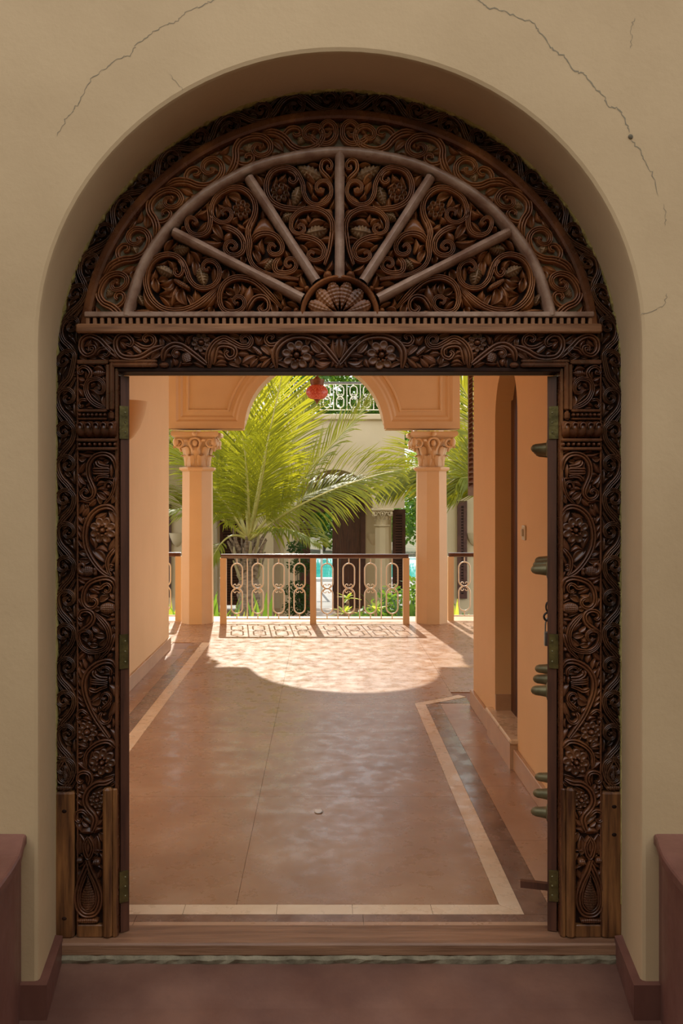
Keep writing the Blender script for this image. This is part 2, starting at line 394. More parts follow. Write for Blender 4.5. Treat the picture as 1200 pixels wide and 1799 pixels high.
slab('floor_slab', [(-5.4,9.66),(-1.72,9.66),(-1.72,10.05),(-5.4,10.05)], 'floor')
# borders
bx = [-1.405,-0.99,-0.62,-0.245,0.06,0.38,0.745]
for i in range(len(bx)-1):
    a, b = bx[i], bx[i+1]
    p = [(a,Y0),(b,Y0),(b,Y1),(a,Y1)]
    if i == 0: p = [(a,Y0),(b,Y0),(b,Y1),(XL1,Y1)]
    if i == len(bx)-2: p = [(a,Y0),(b,Y0),(XR0,Y1),(a,Y1)]
    slab('border_tile', p, 'floor_cream')
yy = [Y1,4.4,5.2,6.0,6.7,7.20]
for i in range(5):
    a, b = yy[i], yy[i+1]
    p = [(XR0,a),(XR1,a),(XR1,b),(XR0,b)]
    if i == 0: p = [(XR0,a),(XR1,Y0),(XR1,b),(XR0,b)]
    if i == 4: p = [(XR0,a),(XR1,a),(XR1,b-0.04),(XR0,b)]
    slab('border_tile', p, 'floor_cream')
slab('border_tile', [(XR0,7.20),(XR1,7.16),(1.10,7.43),(1.05,7.50)], 'floor_cream')
yl = [Y1,4.6,5.5,6.4,7.3,8.2,9.1,10.05]
for i in range(7):
    p = [(XL0,yl[i]),(XL1,yl[i]),(XL1,yl[i+1]),(XL0,yl[i+1])]
    if i == 0: p[0] = (XL0, Y0)
    slab('border_tile', p, 'floor_cream')
# darker bands outside the stripe and tan margins by the walls
for i in range(7):
    slab('dark_border_tile', [(XL0-0.115,yl[i]),(XL0,yl[i]),(XL0,yl[i+1]),(XL0-0.115,yl[i+1])], 'floor_dark')
    slab('margin_tile', [(LW,yl[i]),(XL0-0.115,yl[i]),(XL0-0.115,min(yl[i+1],9.64)),(LW,min(yl[i+1],9.64))], 'floor_tan')
for i in range(5):
    p = [(XR1,yy[i]),(XR1+0.115,yy[i]),(XR1+0.115,yy[i+1]),(XR1,yy[i+1]-0.03 if i == 4 else yy[i+1])]
    if i == 0: p[0] = (XR1, Y0); p[1] = (XR1+0.115, Y0)
    slab('dark_border_tile', p, 'floor_dark')
    slab('margin_tile', [(XR1+0.115,yy[i] if i else Y0-0.06),(RW,yy[i] if i else Y0-0.06),(RW,yy[i+1]),(XR1+0.115,yy[i+1])], 'floor_tan')
for a, b in ((LW,-0.8),(-0.8,0.1),(0.1,XR1+0.115)):
    slab('dark_border_tile', [(a,Y0-0.062),(b,Y0-0.062),(b,Y0),(a,Y0)], 'floor_dark')
    slab('margin_tile', [(a,3.508),(b,3.508),(b,Y0-0.062),(a,Y0-0.062)], 'floor_tan')
slab('margin_tile', [(XR1+0.115,3.508),(RW,3.508),(RW,Y0-0.06),(XR1+0.115,Y0-0.06)], 'floor_tan')
slab('dark_border_tile', [(XR1+0.115,7.22),(1.10,7.20),(1.10,7.40),(XR1+0.12,7.25)], 'floor_dark')
# walls of the passage
CEIL = 3.62
mb = MB()      # unseen side doorway and light court, added to brighten the passage
mb.box(LW-0.30, LW, BACK_Y, 3.9, -0.02, CEIL); mb.box(LW-0.30, LW, 3.9, 6.9, 3.15, CEIL); mb.box(LW-0.30, LW, 6.9, LEND-0.3, -0.02, CEIL)
mb.box(-5.5, LW, LEND-0.3, LEND, -0.02, CEIL); mb.box(-5.5, -4.6, BACK_Y, LEND-0.3, -0.02, CEIL)
build('wall_left', mb, 'peach', kind='structure', label='peach painted wall on the left of the passage')
# right wall with the arched niche
NY0, NY1, NZ, NR, ND = 5.50, 6.22, 2.15, 0.36, 0.12
mb = MB(); cyn = (NY0+NY1)/2
arc = [(cyn-NR*math.cos(PI*i/24), NZ+NR*math.sin(PI*i/24)) for i in range(25)]
for i in range(24):
    (a, za), (b, zb) = arc[i], arc[i+1]
    mb.poly([(RW,a,za),(RW,b,zb),(RW,b,CEIL),(RW,a,CEIL)], flip=True)
S0 = 0.165
for (a, b, z0, z1) in ((BACK_Y,NY0,-0.02,CEIL),(NY1,REND,-0.02,CEIL),(NY0,NY1,-0.02,S0)):
    mb.poly([(RW,a,z0),(RW,b,z0),(RW,b,z1),(RW,a,z1)], flip=True)
full = [(NY0,S0)]+arc+[(NY1,S0)]
mb.quadgrid([[(RW,y,z) for y,z in full],[(RW+ND,y,z) for y,z in full]])
mb.poly([(RW,NY0,S0),(RW+ND,NY0,S0),(RW+ND,NY1,S0),(RW,NY1,S0)])
mb.poly([(RW,REND,-0.02),(5.5,REND,-0.02),(5.5,REND,CEIL),(RW,REND,CEIL)], flip=True)
mb.poly([(RW+ND+0.08,BACK_Y,-0.02),(RW+ND+0.08,REND,-0.02),(RW+ND+0.08,REND,CEIL),(RW+ND+0.08,BACK_Y,CEIL)], flip=True)
wall_right = build('wall_right', mb, 'peach', kind='structure', label='peach painted wall on the right with an arched side door')
mb = MB(); mb.prism([(y, z) for y, z in full][::-1], RW+ND-0.004, RW+ND+0.05, 'x')
door1 = build('door_1', mb, 'wood_leaf', kind='structure', label='dark wooden arched door set into the right wall')
for k in range(4):
    mb = MB(); a = NY0+0.03+k*0.17; top = NZ+0.05+0.25*math.sin(PI*(k+0.5)/4)
    mb.box(RW+ND-0.016, RW+ND-0.004, a, a+0.155, S0+0.02, top); build('plank', mb, 'wood_leaf', door1)
mb = MB(); mb.box(RW-0.05, RW+ND, NY0-0.02, NY1+0.10, S0-0.008, S0+0.022, 0.008)
sill = build('door_sill', mb, 'floor_cream', kind='structure', label='cream marble sill under the arched side door')
sill.name = 'trim_1'
def boxbase(nm, x0, x1, y0, y1, h, lab):
    mb = MB(); mb.box(x0, x1, y0, y1, 0.0, h, 0.004)
    return build(nm, mb, 'base_tan', kind='structure', label=lab)
boxbase('baseboard_passage_left', LW, LW+0.022, 6.9, LEND+0.02, 0.125, 'tan marble skirting along the left passage wall')
bb = boxbase('baseboard_passage_right', RW-0.026, RW, BACK_Y+0.01, REND+0.02, 0.125, 'tan marble skirting along the right passage wall')
mb = MB(); mb.box(RW-0.046, RW, NY0+0.0, NY1+0.06, 0.001, S0-0.009); build('sill_riser', mb, 'base_tan', bb)
mb = MB(); mb.box(RW+0.001, RW+ND-0.006, NY1-0.02, NY1+0.001, S0+0.022, S0+0.13); build('niche_skirting', mb, 'base_tan', wall_right)
mb = MB(); mb.box(LW-0.30, 5.5, 3.10, LEND-0.3, CEIL, CEIL+0.30); mb.box(-5.5, 5.5, LEND-0.3, 11.90, CEIL, CEIL+0.30)
mb.box(-5.5, 5.5, 3.09, 3.5, CEIL+0.3, WTOP)
build('ceiling', mb, 'peach', kind='structure', label='peach ceiling slab over the passage and veranda')
# light switch, niche sconce on the walls
root = empty('light_switch', (RW, 5.05, 1.5), 'small ivory light switch on the right passage wall', 'light switch')
sc = W(922, 936, 1600*1.166/(922-570.0))
mb = MB(); mb.box(RW-0.010, RW, sc[1]-0.042, sc[1]+0.042, sc[2]-0.042, sc[2]+0.042, 0.004); build('plate', mb, 'switch', root)
mb = MB(); mb.box(RW-0.022, RW-0.010, sc[1]-0.012, sc[1]+0.016, sc[2]-0.02, sc[2]+0.022, 0.003); build('rocker', mb, 'switch', root)
def sconce(loc, ang, r, h, lab, m, grp='half-bowl wall lamps'):
    root = empty('wall_sconce', loc, lab, 'wall lamp', grp)
    mb = MB(); prof = [(0.02*r,-h),(0.30*r,-0.90*h),(0.62*r,-0.66*h),(0.86*r,-0.33*h),(1.0*r,0.0),(0.93*r,0.0),(0.80*r,-0.32*h),(0.5*r,-0.66*h)]
    mb.lathe(loc, prof, 20, ang-PI/2, ang+PI/2); build('bowl', mb, m, root, smooth=True, angle=0.8)
    mb = MB(); bx = loc[0]; mb.sphere((loc[0]+0.3*r*math.cos(ang), loc[1]+0.3*r*math.sin(ang), loc[2]-0.3*h), 0.16*r, 8, 6); build('bulb', mb, 'white', root, smooth=True)
sconce((LW, 7.62, 2.427), 0.0, 0.165, 0.33, 'peach half-bowl lamp high on the left passage wall', 'peach')
# flat white oval on the floor
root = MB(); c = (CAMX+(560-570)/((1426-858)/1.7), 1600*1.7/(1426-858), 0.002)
root.sphere((c[0], c[1], 0.004), 0.024, 10, 5, (1.0, 1.5, 0.12)); build('white_spot', root, 'white', smooth=True, label='small flat white spot on the passage floor', cat='petal')
# ------------------------------------------------------------------ carved door frame (frame plane: 470 px per metre)
UC, SC = 596.0, 470.0
def fx(u): return (u-595.0)/SC
def fz(v): return CAMZ+(858.0-v)/SC
frame = empty('carved_door_frame', (0.0, FRAME_Y, 0.02), 'dark carved wooden door frame with fan-shaped lunette filling the arch', 'door frame')
import numpy as np
OCC = np.zeros((1700, 620), dtype=bool)
def occ_mark(vs):
    for x, y, z in vs:
        u = int(x*SC+595.0); v = int(858.0-(z-CAMZ)*SC)
        if 0 <= u < 619 and 0 <= v < 1699: OCC[v:v+2, u:u+2] = True
def fillers(C, inside, box, rmin, hk=1.0, rmax=9):
    """small leaves in whatever space is left between the larger carvings"""
    u0, u1, v0, v1 = box; sub = OCC[v0:v1, u0:u1].copy()
    for v in range(v0, v1):
        for u in range(u0, u1):
            if not inside(u, v): sub[v-v0, u-u0] = True
    rr = random.Random(u0*7+v0); items = []
    for it in range(700):
        free = ~sub; d = np.zeros(sub.shape, dtype=np.int16); cur = free.copy()
        while cur.any() and d.max() < rmax:
            d[cur] += 1
            n = cur.copy(); n[1:] &= cur[:-1]; n[:-1] &= cur[1:]; n[:, 1:] &= cur[:, :-1]; n[:, :-1] &= cur[:, 1:]
            n[0] = n[-1] = False; n[:, 0] = n[:, -1] = False
            cur = n
        if d.max() < rmin: break
        m = d.max(); cand = np.argwhere(d == m); placed = 0
        rr2 = random.Random(it); idx = list(range(len(cand))); rr2.shuffle(idx)
        for ii in idx[:60]:
            cy, cx = cand[ii]
            if sub[max(0,cy-m+1):cy+m, cx].any() or sub[cy, max(0,cx-m+1):cx+m].any(): continue
            best = None
            for k in range(8):
                a = PI*k/8; e = [0, 0]
                for j, sg in enumerate((1, -1)):
                    t = 0
                    while t < 16:
                        yy, xx = int(cy+sg*t*math.sin(a)), int(cx+sg*t*math.cos(a))
                        if not (0 <= yy < sub.shape[0] and 0 <= xx < sub.shape[1]) or sub[yy, xx]: break
                        t += 1
                    e[j] = t
                if best is None or sum(e) > best[0]: best = (sum(e), a, e)
            L, a, e = best
            p = (u0+cx-e[1]*math.cos(a)*0.95, v0+cy-e[1]*math.sin(a)*0.95); q = (u0+cx+e[0]*math.cos(a)*0.95, v0+cy+e[0]*math.sin(a)*0.95)
            items.append((p, q, 1.75*m)); placed += 1
            ww = m*0.95; n_ = 14
            for j in range(n_+1):
                t = j/n_; x = p[0]+(q[0]-p[0])*t-u0; y = p[1]+(q[1]-p[1])*t-v0; r = ww*math.sin(PI*(0.08+0.84*t))
                ya, yb, xa, xb = int(max(0,y-r)), int(y+r+1), int(max(0,x-r)), int(x+r+1); sub[ya:yb+1, xa:xb+1] = True
        if not placed:
            for cy, cx in cand: sub[cy, cx] = True
    for mir in (False, True):
        C.mir = mir; C.fn = None; C.grid(0, 0, 1.0); C.join = MB()
        for i, (p, q, w) in enumerate(items):
            if i % 2: p, q = q, p
            C.leaf('fold' if i % 3 else 'rim', w/1.28, p, q, 0.10 if i % 2 else -0.10, h=0.014*hk)
        mb, C.join = C.join, None
        if mb.v: build('small_leaves', mb, C.m, C.par if not isinstance(C.par, tuple) else C.par[int(mir)], smooth=True, kind='stuff')
class Carver:
    """Carves relief in the frame plane. Points are (u, v) read in a local grid (x0, y0, s)."""
    def __init__(s, parent, y0, m, hk=1.0, x0=0, y0p=0, sc=1.0, mirror=False):
        s.par, s.yg, s.m, s.hk, s.mir = parent, y0, m, hk, mirror; s.grid(x0, y0p, sc); s.fn = None; s.join = None
    def grid(s, x0, y0, sc): s.x0, s.y0p, s.s = x0, y0, sc; return s
    def P(s, p):
        if s.fn: u, v = s.fn(p)
        else: u, v = s.x0+p[0]/s.s, s.y0p+p[1]/s.s
        return (2*UC-u, v) if s.mir else (u, v)
    def L(s, w): return w/s.s
    def vert(s, u, v, h): return (fx(u), s.yg-h*s.hk, fz(v))
    def emit(s, name, mb, smooth=True):
        if s.mir: mb.f = [f[::-1] for f in mb.f]
        if s.join is not None:
            o = len(s.join.v); s.join.v += mb.v; s.join.f += [tuple(i+o for i in f) for f in mb.f]; return None
        return build(name, mb, s.m, s.par, smooth=smooth)
    def scroll(s, R, w, pts, w1=None, h=0.022, name='scroll', h1=None):
        w = s.L(w)*1.28; w1 = w*0.60 if w1 is None else s.L(w1)*1.28
        q = [s.P(p) for p in pts]
        C = catmull(q, 4)
        n = len(C); d = [0.0]
        for i in range(1, n): d.append(d[-1]+(C[i]-C[i-1]).length)
        prof = [(-1.0, -0.1)]
        for i in range(R):
            c = -1+(2*i+1)/R
            prof += [(c-0.80/R, 0.66), (c-0.30/R, 1.0), (c+0.30/R, 1.0), (c+0.80/R, 0.66)]
            if i < R-1: prof.append((-1+2*(i+1)/R, 0.18))
        prof += [(1.0, -0.1)]
        rows = []
        for i in range(n):
            t = d[i]/d[-1]; T = (C[min(i+1,n-1)]-C[max(i-1,0)]); T.normalize()
            ww = (w+(w1-w)*t**1.3)*0.5*min(1.0, 0.35+t*7)
            hh = h*min(1.0, 0.55+t*5)
            if t > 0.93: ww *= 1-0.35*(t-0.93)/0.07
            nx, ny = -T.y, T.x
            rows.append([s.vert(C[i].x+nx*ww*a, C[i].y+ny*ww*a, hh*b) for a, b in prof])
        mb = MB(); mb.quadgrid(rows, flip=not s.mir if False else False)
        # end ball of the volute
        e = C[-1]; s.fix(mb)
        return s.emit_raw(name, mb)
    def fix(s, mb):
        # orient every face towards -y
        out = []
        for f in mb.f:
            a, b, c = (Vector(mb.v[i]) for i in f[:3]); n = (b-a).cross(c-a)
            if len(f) == 4: n += (Vector(mb.v[f[2]])-a).cross(Vector(mb.v[f[3]])-a)
            out.append(f[::-1] if n.y > 1e-9 else f)
        mb.f = out
    def emit_raw(s, name, mb):
        if not s.mir and OCC is not None: occ_mark(mb.v)
        if s.join is not None:
            o = len(s.join.v); s.join.v += mb.v; s.join.f += [tuple(i+o for i in f) for f in mb.f]; return None
        return build(name, mb, s.m, s.par, smooth=True)
    def leaf(s, mode, w, b, t, bend=0.0, h=0.019, name='leaf'):
        w = s.L(w)*0.5*1.28; B = Vector((*s.P(b),0)); T = Vector((*s.P(t),0)); D = T-B; ln = D.length or 1; D.normalize(); N = Vector((-D.y, D.x, 0))
        if s.mir: bend = -bend
        pin = mode == 'pin'
        nt = 22 if pin else 9
        S = [-1,-0.9,-0.5,-0.12,0,0.12,0.5,0.9,1]
        rows = []
        for i in range(nt+1):
            t_ = i/nt
            hw = w*max(0.03, math.sin(PI*min(1,t_)**0.85)**0.8) if mode != 'tear' else w*max(0.03, math.sin(PI*t_**1.6)**0.8)
            cc = B+D*ln*t_+N*bend*ln*math.sin(PI*t_)
            row = []
            for a in S:
                k = abs(a)
                if pin:
                    hh = 0 if k == 1 else (0.62+0.30*(1-k)+0.20*math.sin(2*PI*(t_*6.5-k*0.9))*(k > 0.2)+(0.15 if k == 0 else 0))
                elif mode == 'rim':
                    hh = {1:0,0.9:1.0,0.5:0.55,0.12:0.32,0:0.30}[k]
                elif mode == 'fold':
                    hh = {1:0,0.9:0.5,0.5:0.72,0.12:0.98,0:1.0}[k]*(1 if a <= 0 else 0.78)
                else:
                    hh = {1:0,0.9:0.55,0.5:0.9,0.12:1.0,0:1.0}[k]
                row.append(s.vert(cc.x+N.x*hw*a, cc.y+N.y*hw*a, h*hh*(0.75+0.25*math.sin(PI*t_))))
            rows.append(row)
        mb = MB(); mb.quadgrid(rows); s.fix(mb)
        m0 = s.m
        if pin and s.m == 'wood': s.m = 'wood_vein'
        r_ = s.emit_raw(name, mb); s.m = m0; return r_
    def dome(s, c, rx, ry, rot=0.0, h=0.02, bumps=0, mode='dome', name='bead', n=12, m=4, raw=None, base=0.0):
        cx, cy = s.P(c) if raw is None else raw
        rows = []
        for i in range(m+1):
            r = 1-i/m
            row = []
            for k in range(n):
                a = 2*PI*k/n; x = rx*r*math.cos(a); y = ry*r*math.sin(a)
                if mode == 'dome': hh = math.sqrt(max(0, 1-r*r))
                else: hh = [0.0, 0.95, 0.62, 0.5, 0.55][i] if m == 4 else 1
                row.append(s.vert(cx+x*math.cos(rot)-y*math.sin(rot), cy+x*math.sin(rot)+y*math.cos(rot), base+h*hh if i else 0.0))
            rows.append(row)
        mb = MB(); mb.quadgrid(rows, closed=True); s.fix(mb); return s.emit_raw(name, mb) if name else mb
    def bead(s, c, r, h=None, name='bead'): r = s.L(r); return s.dome(c, r, r, 0, h or r/SC*1.1+0.008, name=name, n=10)
    def cob(s, p, q, w, h=0.026, nb=(7,4), name='corn_cob', shape='cob'):
        B = Vector((*s.P(p),0)); T = Vector((*s.P(q),0)); D = T-B; ln = D.length; D.normalize(); N = Vector((-D.y, D.x, 0)); w = s.L(w)*0.5
        nu, nv = nb[0]*3, nb[1]*3; rows = []
        for i in range(nu+1):
            t = i/nu
            if shape == 'cob': hw = w*max(0.12, min(1.0, math.sin(PI*(0.06+0.88*t))**0.45))
            else: hw = w*max(0.03, (math.sin(PI*min(1,t**1.7*0.93+0.0))**0.85) if t > 0 else 0.03)
            row = []
            for j in range(nv+1):
                a = -1+2*j/nv; k = math.sqrt(max(0, 1-a*a))
                hh = 0.35+0.55*k+0.20*abs(math.sin(PI*nb[0]*t))*abs(math.sin(PI*nb[1]*(a+1)/2)) if 0 < j < nv and 0 < i < nu else 0.0
                row.append(s.vert(B.x+D.x*ln*t+N.x*hw*a, B.y+D.y*ln*t+N.y*hw*a, h*hh))
            rows.append(row)
        mb = MB(); mb.quadgrid(rows); s.fix(mb); return s.emit_raw(name, mb)
    def flower(s, c, r, n=8, kind='star', rot=0.2, h=0.022, name='flower'):
        cx, cy = s.P(c); r = s.L(r); J, s.join = s.join, MB()
        for k in range(n):
            a = rot+2*PI*k/n
            s.dome(c, r*0.36, min(r*0.32, r*0.62*math.sin(PI/n)*1.28), a, h*0.85, mode='cup', raw=(cx+r*0.64*math.cos(a), cy+r*0.64*math.sin(a)))
        if kind == 'star':
            s.dome(c, r*0.36, r*0.36, 0, h*1.15, raw=(cx, cy), n=14)
            for k in range(8):
                a = rot+PI*k/4
                s.dome(c, r*0.13, r*0.05, a, h*1.22, raw=(cx+r*0.19*math.cos(a), cy+r*0.19*math.sin(a)), n=6, m=2)
        elif kind == 'berries':
            s.dome(c, r*0.22, r*0.22, 0, h*1.45, raw=(cx, cy), n=12)
            for k in range(n):
                a = rot+PI/n+2*PI*k/n
                s.dome(c, r*0.145, r*0.145, 0, h*1.4, raw=(cx+r*0.36*math.cos(a), cy+r*0.36*math.sin(a)), n=8, m=3)
        else:
            s.dome(c, r*0.34, r*0.28, 0, h*1.35, raw=(cx, cy), n=12)
        mb, s.join = s.join, J
        return s.emit_raw(name, mb)
    def run(s, items):
        for it in items:
            k = it[0]
            if k == 's': s.scroll(*it[1:4], **(it[4] if len(it) > 4 else {}))
            elif k == 'l': s.leaf(*it[1:5], **(it[5] if len(it) > 5 else {}))
            elif k == 'f': s.flower(*it[1:3], **(it[3] if len(it) > 3 else {}))
            elif k == 'b': s.bead(*it[1:3])
            elif k == 'c': s.cob(*it[1:4], **(it[4] if len(it) > 4 else {}))
def ell(cx, cy, a, b, t): return (cx+a*math.cos(t), cy-b*math.sin(t))
def plate(name, rows_uv, y0, y1, m, parent, smooth=False, label=None):
    """a board whose face is a strip of (u, v) pairs, with thickness"""
    mb = MB()
    A = [[(fx(u), y0, fz(v)) for u, v in r] for r in rows_uv]; Bk = [[(fx(u), y1, fz(v)) for u, v in r] for r in rows_uv]
    rows = [Bk[0], A[0], A[1], Bk[1]]
    mb.quadgrid(rows)
    out = []
    for f in mb.f: out.append(f)
    mb.f = out
    for e in (0, -1): mb.poly([A[0][e], A[1][e], Bk[1][e], Bk[0][e]], flip=(e == 0))
    return build(name, mb, m, parent, label=label)
GY = FRAME_Y+0.022       # ground level of the carved bands
# --- outer carved band: two sides and the arch, each side a mirrored half
def band_pt(side_mir, s, b):
    """s = px along the band from its foot, b = -1 outer edge .. 1 inner edge (left half)"""
    SL = 730.0
    if s <= SL: u0, v0, u1, v1 = 97.0, 1390-s, 134.0, 1390-s
    else:
        t = (s-SL)/748.0*PI/2; ph = PI-t
        u0, v0 = ell(UC, 660, 499, 503, ph); u1, v1 = ell(UC, 645, 462, 447, ph)
    k = (b+1)/2
    return (u0+(u1-u0)*k, v0+(v1-v0)*k)
SS = [i*730/10 for i in range(10)]+[730+i*748/36 for i in range(37)]
outer = None
for mir in (False, True):
    mm = (lambda p: (2*UC-p[0], p[1])) if mir else (lambda p: p)
    A = [mm(band_pt(0, s, -1.12)) for s in SS]; Bq = [mm(band_pt(0, s, 1.0)) for s in SS]
    ob = plate('outer_band_board', [A, Bq] if not mir else [Bq, A], GY, GY+0.06, 'wood_ground', frame)
    C = Carver(ob, GY, 'wood_dark', mirror=mir)
    pitch = 1478.0/25
    for k in range(25):
        fl = 1 if k % 2 else -1
        s0 = k*pitch
        C.fn = lambda p, s0=s0, fl=fl: band_pt(0, min(1477.9, max(0, s0+p[0])), p[1]/17.5*fl)
        C.s = 1.0; C.join = MB()
        C.scroll(3, 8.5, [(-12,15),(4,5),(18,-7),(32,-13),(46,-13.5),(55,-6),(56,4),(50,12),(41,13.5),(34,9),(33,2),(38,-2),(43,1),(43,5)], w1=4.0, h=0.024)
        C.scroll(2, 5.0, [(-14,7),(-4,-3),(8,-11),(18,-16)], w1=3.0, h=0.018)
        C.leaf('rim', 7.5, (32,15), (8,16), -0.08, h=0.020)
        C.leaf('rim', 6.0, (31,0), (20,9), 0.1, h=0.017)
        C.leaf('fold', 5.5, (47,2), (33,-5.5), 0.22, h=0.018)
        C.leaf('fold', 5.0, (62,15), (48,16.5), 0.12, h=0.017)
        C.leaf('fold', 4.5, (-8,-16.5), (10,-16), 0.0, h=0.014)
        C.bead((40,5.5), 2.6, 0.022)
        mb, C.join = C.join, None
        build('vine_scroll', mb, 'wood_dark', ob, smooth=True)
    C.fn = None; C.grid(90, 1290, 9.23)
    C.run([('s',2,60,[(230,330),(190,430),(120,560),(100,680),(140,770),(230,800),(310,770),(345,690),(310,560),(250,440),(232,330)],dict(w1=60)),
           ('s',2,34,[(230,500),(170,620),(165,710),(230,750),(295,710),(290,610),(232,500)],dict(w1=34,name='scroll')),
           ('c',(230,540),(230,735),95,dict(shape='drop',nb=(8,5),name='seed_drop')),
           ('s',2,44,[(180,400),(120,370),(70,420),(80,490),(120,480)]),('l','rim',60,(260,440),(345,320)),('l','fold',70,(260,330),(265,180)),
           ('c',(70,868),(345,868),80,dict(nb=(9,2),name='collar'))])
    OBS = globals().setdefault('OBS', []); OBS.append(ob)
def in_band(u, v):
    if v > 660: return 99 < u < 133
    return ((u-596)/497)**2+((v-660)/501)**2 < 1 and ((u-596)/464)**2+((v-645)/449)**2 > 1
fillers(Carver(tuple(OBS), GY, 'wood_dark'), in_band, (97, 590, 157, 1330), 3)
# --- plain posts below the outer bands
for mir, lab in ((False, None), (True, None)):
    x0, x1 = (97, 131) if not mir else (2*UC-131, 2*UC-97)
    mb = MB(); mb.box(fx(x0)-0.008, fx(x1), FRAME_Y-0.004, FRAME_Y+0.09, 0.0205, fz(1391), 0.007); pp = build('plain_post', mb, 'wood_plain', frame, label='plain smooth post')
    for v in ((1424, 1612) if not mir else (1416, 1465)):
        mb = MB(); mb.sphere((fx((x0+x1)/2), FRAME_Y-0.004, fz(v)), 0.0085, 10, 6, (1.1,0.35,0.8)); build('peg', mb, 'wood_ground', pp, smooth=True)
# --- flat arched moulding between the two carved bands
mb = MB(); N = 64
prof = [(456,419,0.055),(456,419,0.0),(452,415,-0.008),(444,407,-0.010),(440,403,-0.004),(438,401,0.055)]
rows = []
for a, b, y in prof:
    row = []
    for i in range(N+1):
        t = PI*i/N
        u, v = ell(UC, 612, a, b, t); v = min(v, 572)
        if t < 0.25 or t > PI-0.25:
            pass
        row.append((fx(u), FRAME_Y+y, fz(v)))
    rows.append(row)
mb.quadgrid(rows); build('arched_moulding', mb, 'wood_pil', frame, smooth=True, angle=0.7)
# --- inner ring of scrollwork on a dusty backing
def ring_pt(th, b):     # b -1 outer, 1 inner
    u0, v0 = ell(UC, 612, 440, 403, th); u1, v1 = ell(UC, 600, 382, 339, th); k = (b+1)/2
    return (u0+(u1-u0)*k, v0+(v1-v0)*k)
T0 = 0.135
R0 = [ring_pt(PI-T0+ (2*T0-PI)*i/60, -1) for i in range(61)]; R1 = [ring_pt(PI-T0+(2*T0-PI)*i/60, 1) for i in range(61)]
rb = plate('ring_backing', [R0, R1], GY+0.012, GY+0.06, 'wood_dusty', frame)
for mir in (False, True):
    C = Carver(rb, GY+0.012, 'wood', mirror=mir)
    nU = 6; span = (PI/2-T0-0.05)/nU
    for k in range(nU):
        fl = 1 if k % 2 == 0 else -1
        def fn(p, k=k, fl=fl):
            th = PI-T0-(k+p[0]/95.0)*span
            return ring_pt(min(PI-T0+0.03, th), max(-1.0, min(1.0, -fl*p[1]/31.0)))
        C.fn = fn; C.s = 1.0
        C.scroll(3, 12, [(-16,-29),(6,-20),(20,-4),(28,14),(42,26),(60,27),(78,19),(87,2),(82,-15),(68,-20),(56,-12),(55,1),(64,7),(72,1)], w1=6, h=0.032)
        C.scroll(2, 7.5, [(18,-2),(22,-16),(34,-24),(47,-20),(49,-9),(40,-6),(36,-12)], w1=5, h=0.026)
        C.leaf('pin', 12, (57,-2), (40,12), 0.1, h=0.026)
        C.leaf('fold', 9, (70,-4), (76,10), 0.2, h=0.024)
        C.leaf('fold', 9, (0,22), (22,28), 0.1, h=0.024)
        C.leaf('rim', 9, (80,-28), (100,-26), -0.1, h=0.024)
        C.bead((68,-1), 4.5, 0.030)
    C.fn = None; C.grid(330, 140, 4.286)
    C.run([('s',3,40,[(900,400),(960,460),(1050,480),(1110,430),(1110,350),(1060,310),(1010,340),(1010,400),(1050,420),(1080,390)],dict(h=0.032)),
           ('l','fold',40,(930,400),(990,330)),('l','rim',36,(1140,350),(1140,310),dict(name='bead'))])
# --- lunette: dark board behind, arched rod, spokes, carved sectors
S0_, S1_ = [], []
for i in range(49):
    t = PI-PI*i/48; u, v = ell(UC, 600, 378, 335, t); v = min(v, 556)
    S0_.append((u, v)); S1_.append((u, 556.0))
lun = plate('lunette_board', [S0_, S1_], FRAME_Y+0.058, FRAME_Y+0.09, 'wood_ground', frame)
rows = []
for da, y in ((8.5,0.05),(8.0,-0.004),(4.5,-0.016),(0,-0.020),(-4.5,-0.016),(-8.0,-0.004),(-8.5,0.05)):
    row = []
    for i in range(57):
        t = 0.135+(PI-0.27)*i/56
        wob = 0.6*math.sin(t*17)
        u, v = ell(UC, 600, 376+da+wob, 333+da+wob, t); row.append((fx(u), FRAME_Y+y, fz(v)))
    rows.append(row)
mb = MB(); mb.quadgrid(rows); build('arched_rod', mb, 'wood_rod', frame, smooth=True, angle=0.9)
def rod(u0, v0, u1, v1, w):
    mb = MB(); d = Vector((u1-u0, v1-v0)); d.normalize(); n = Vector((-d.y, d.x)); rows = []
    for k, y in ((-1,0.05),(-0.96,-0.002),(-0.55,-0.014),(0,-0.019),(0.55,-0.014),(0.96,-0.002),(1,0.05)):
        rows.append([(fx(u0+(u1-u0)*t+n.x*k*w/2*(1+0.05*math.sin(9*t))), FRAME_Y+y, fz(v0+(v1-v0)*t+n.y*k*w/2*(1+0.05*math.sin(9*t)))) for t in (0,0.2,0.4,0.6,0.8,1)])
    mb.quadgrid(rows, flip=(v1 > v0) is False)
    C = Carver(None, 0, 'wood'); C.fix(mb)
    build('spoke', mb, 'wood_rod', frame, smooth=True, angle=0.9)
rod(597, 268, 597, 490, 17); rod(437, 312, 556, 494, 17); rod(305, 407, 532, 524, 16); rod(757, 311, 638, 494, 17); rod(895, 407, 664, 524, 16)
SECT = []
def sect(grid, items): SECT.append((grid, items))
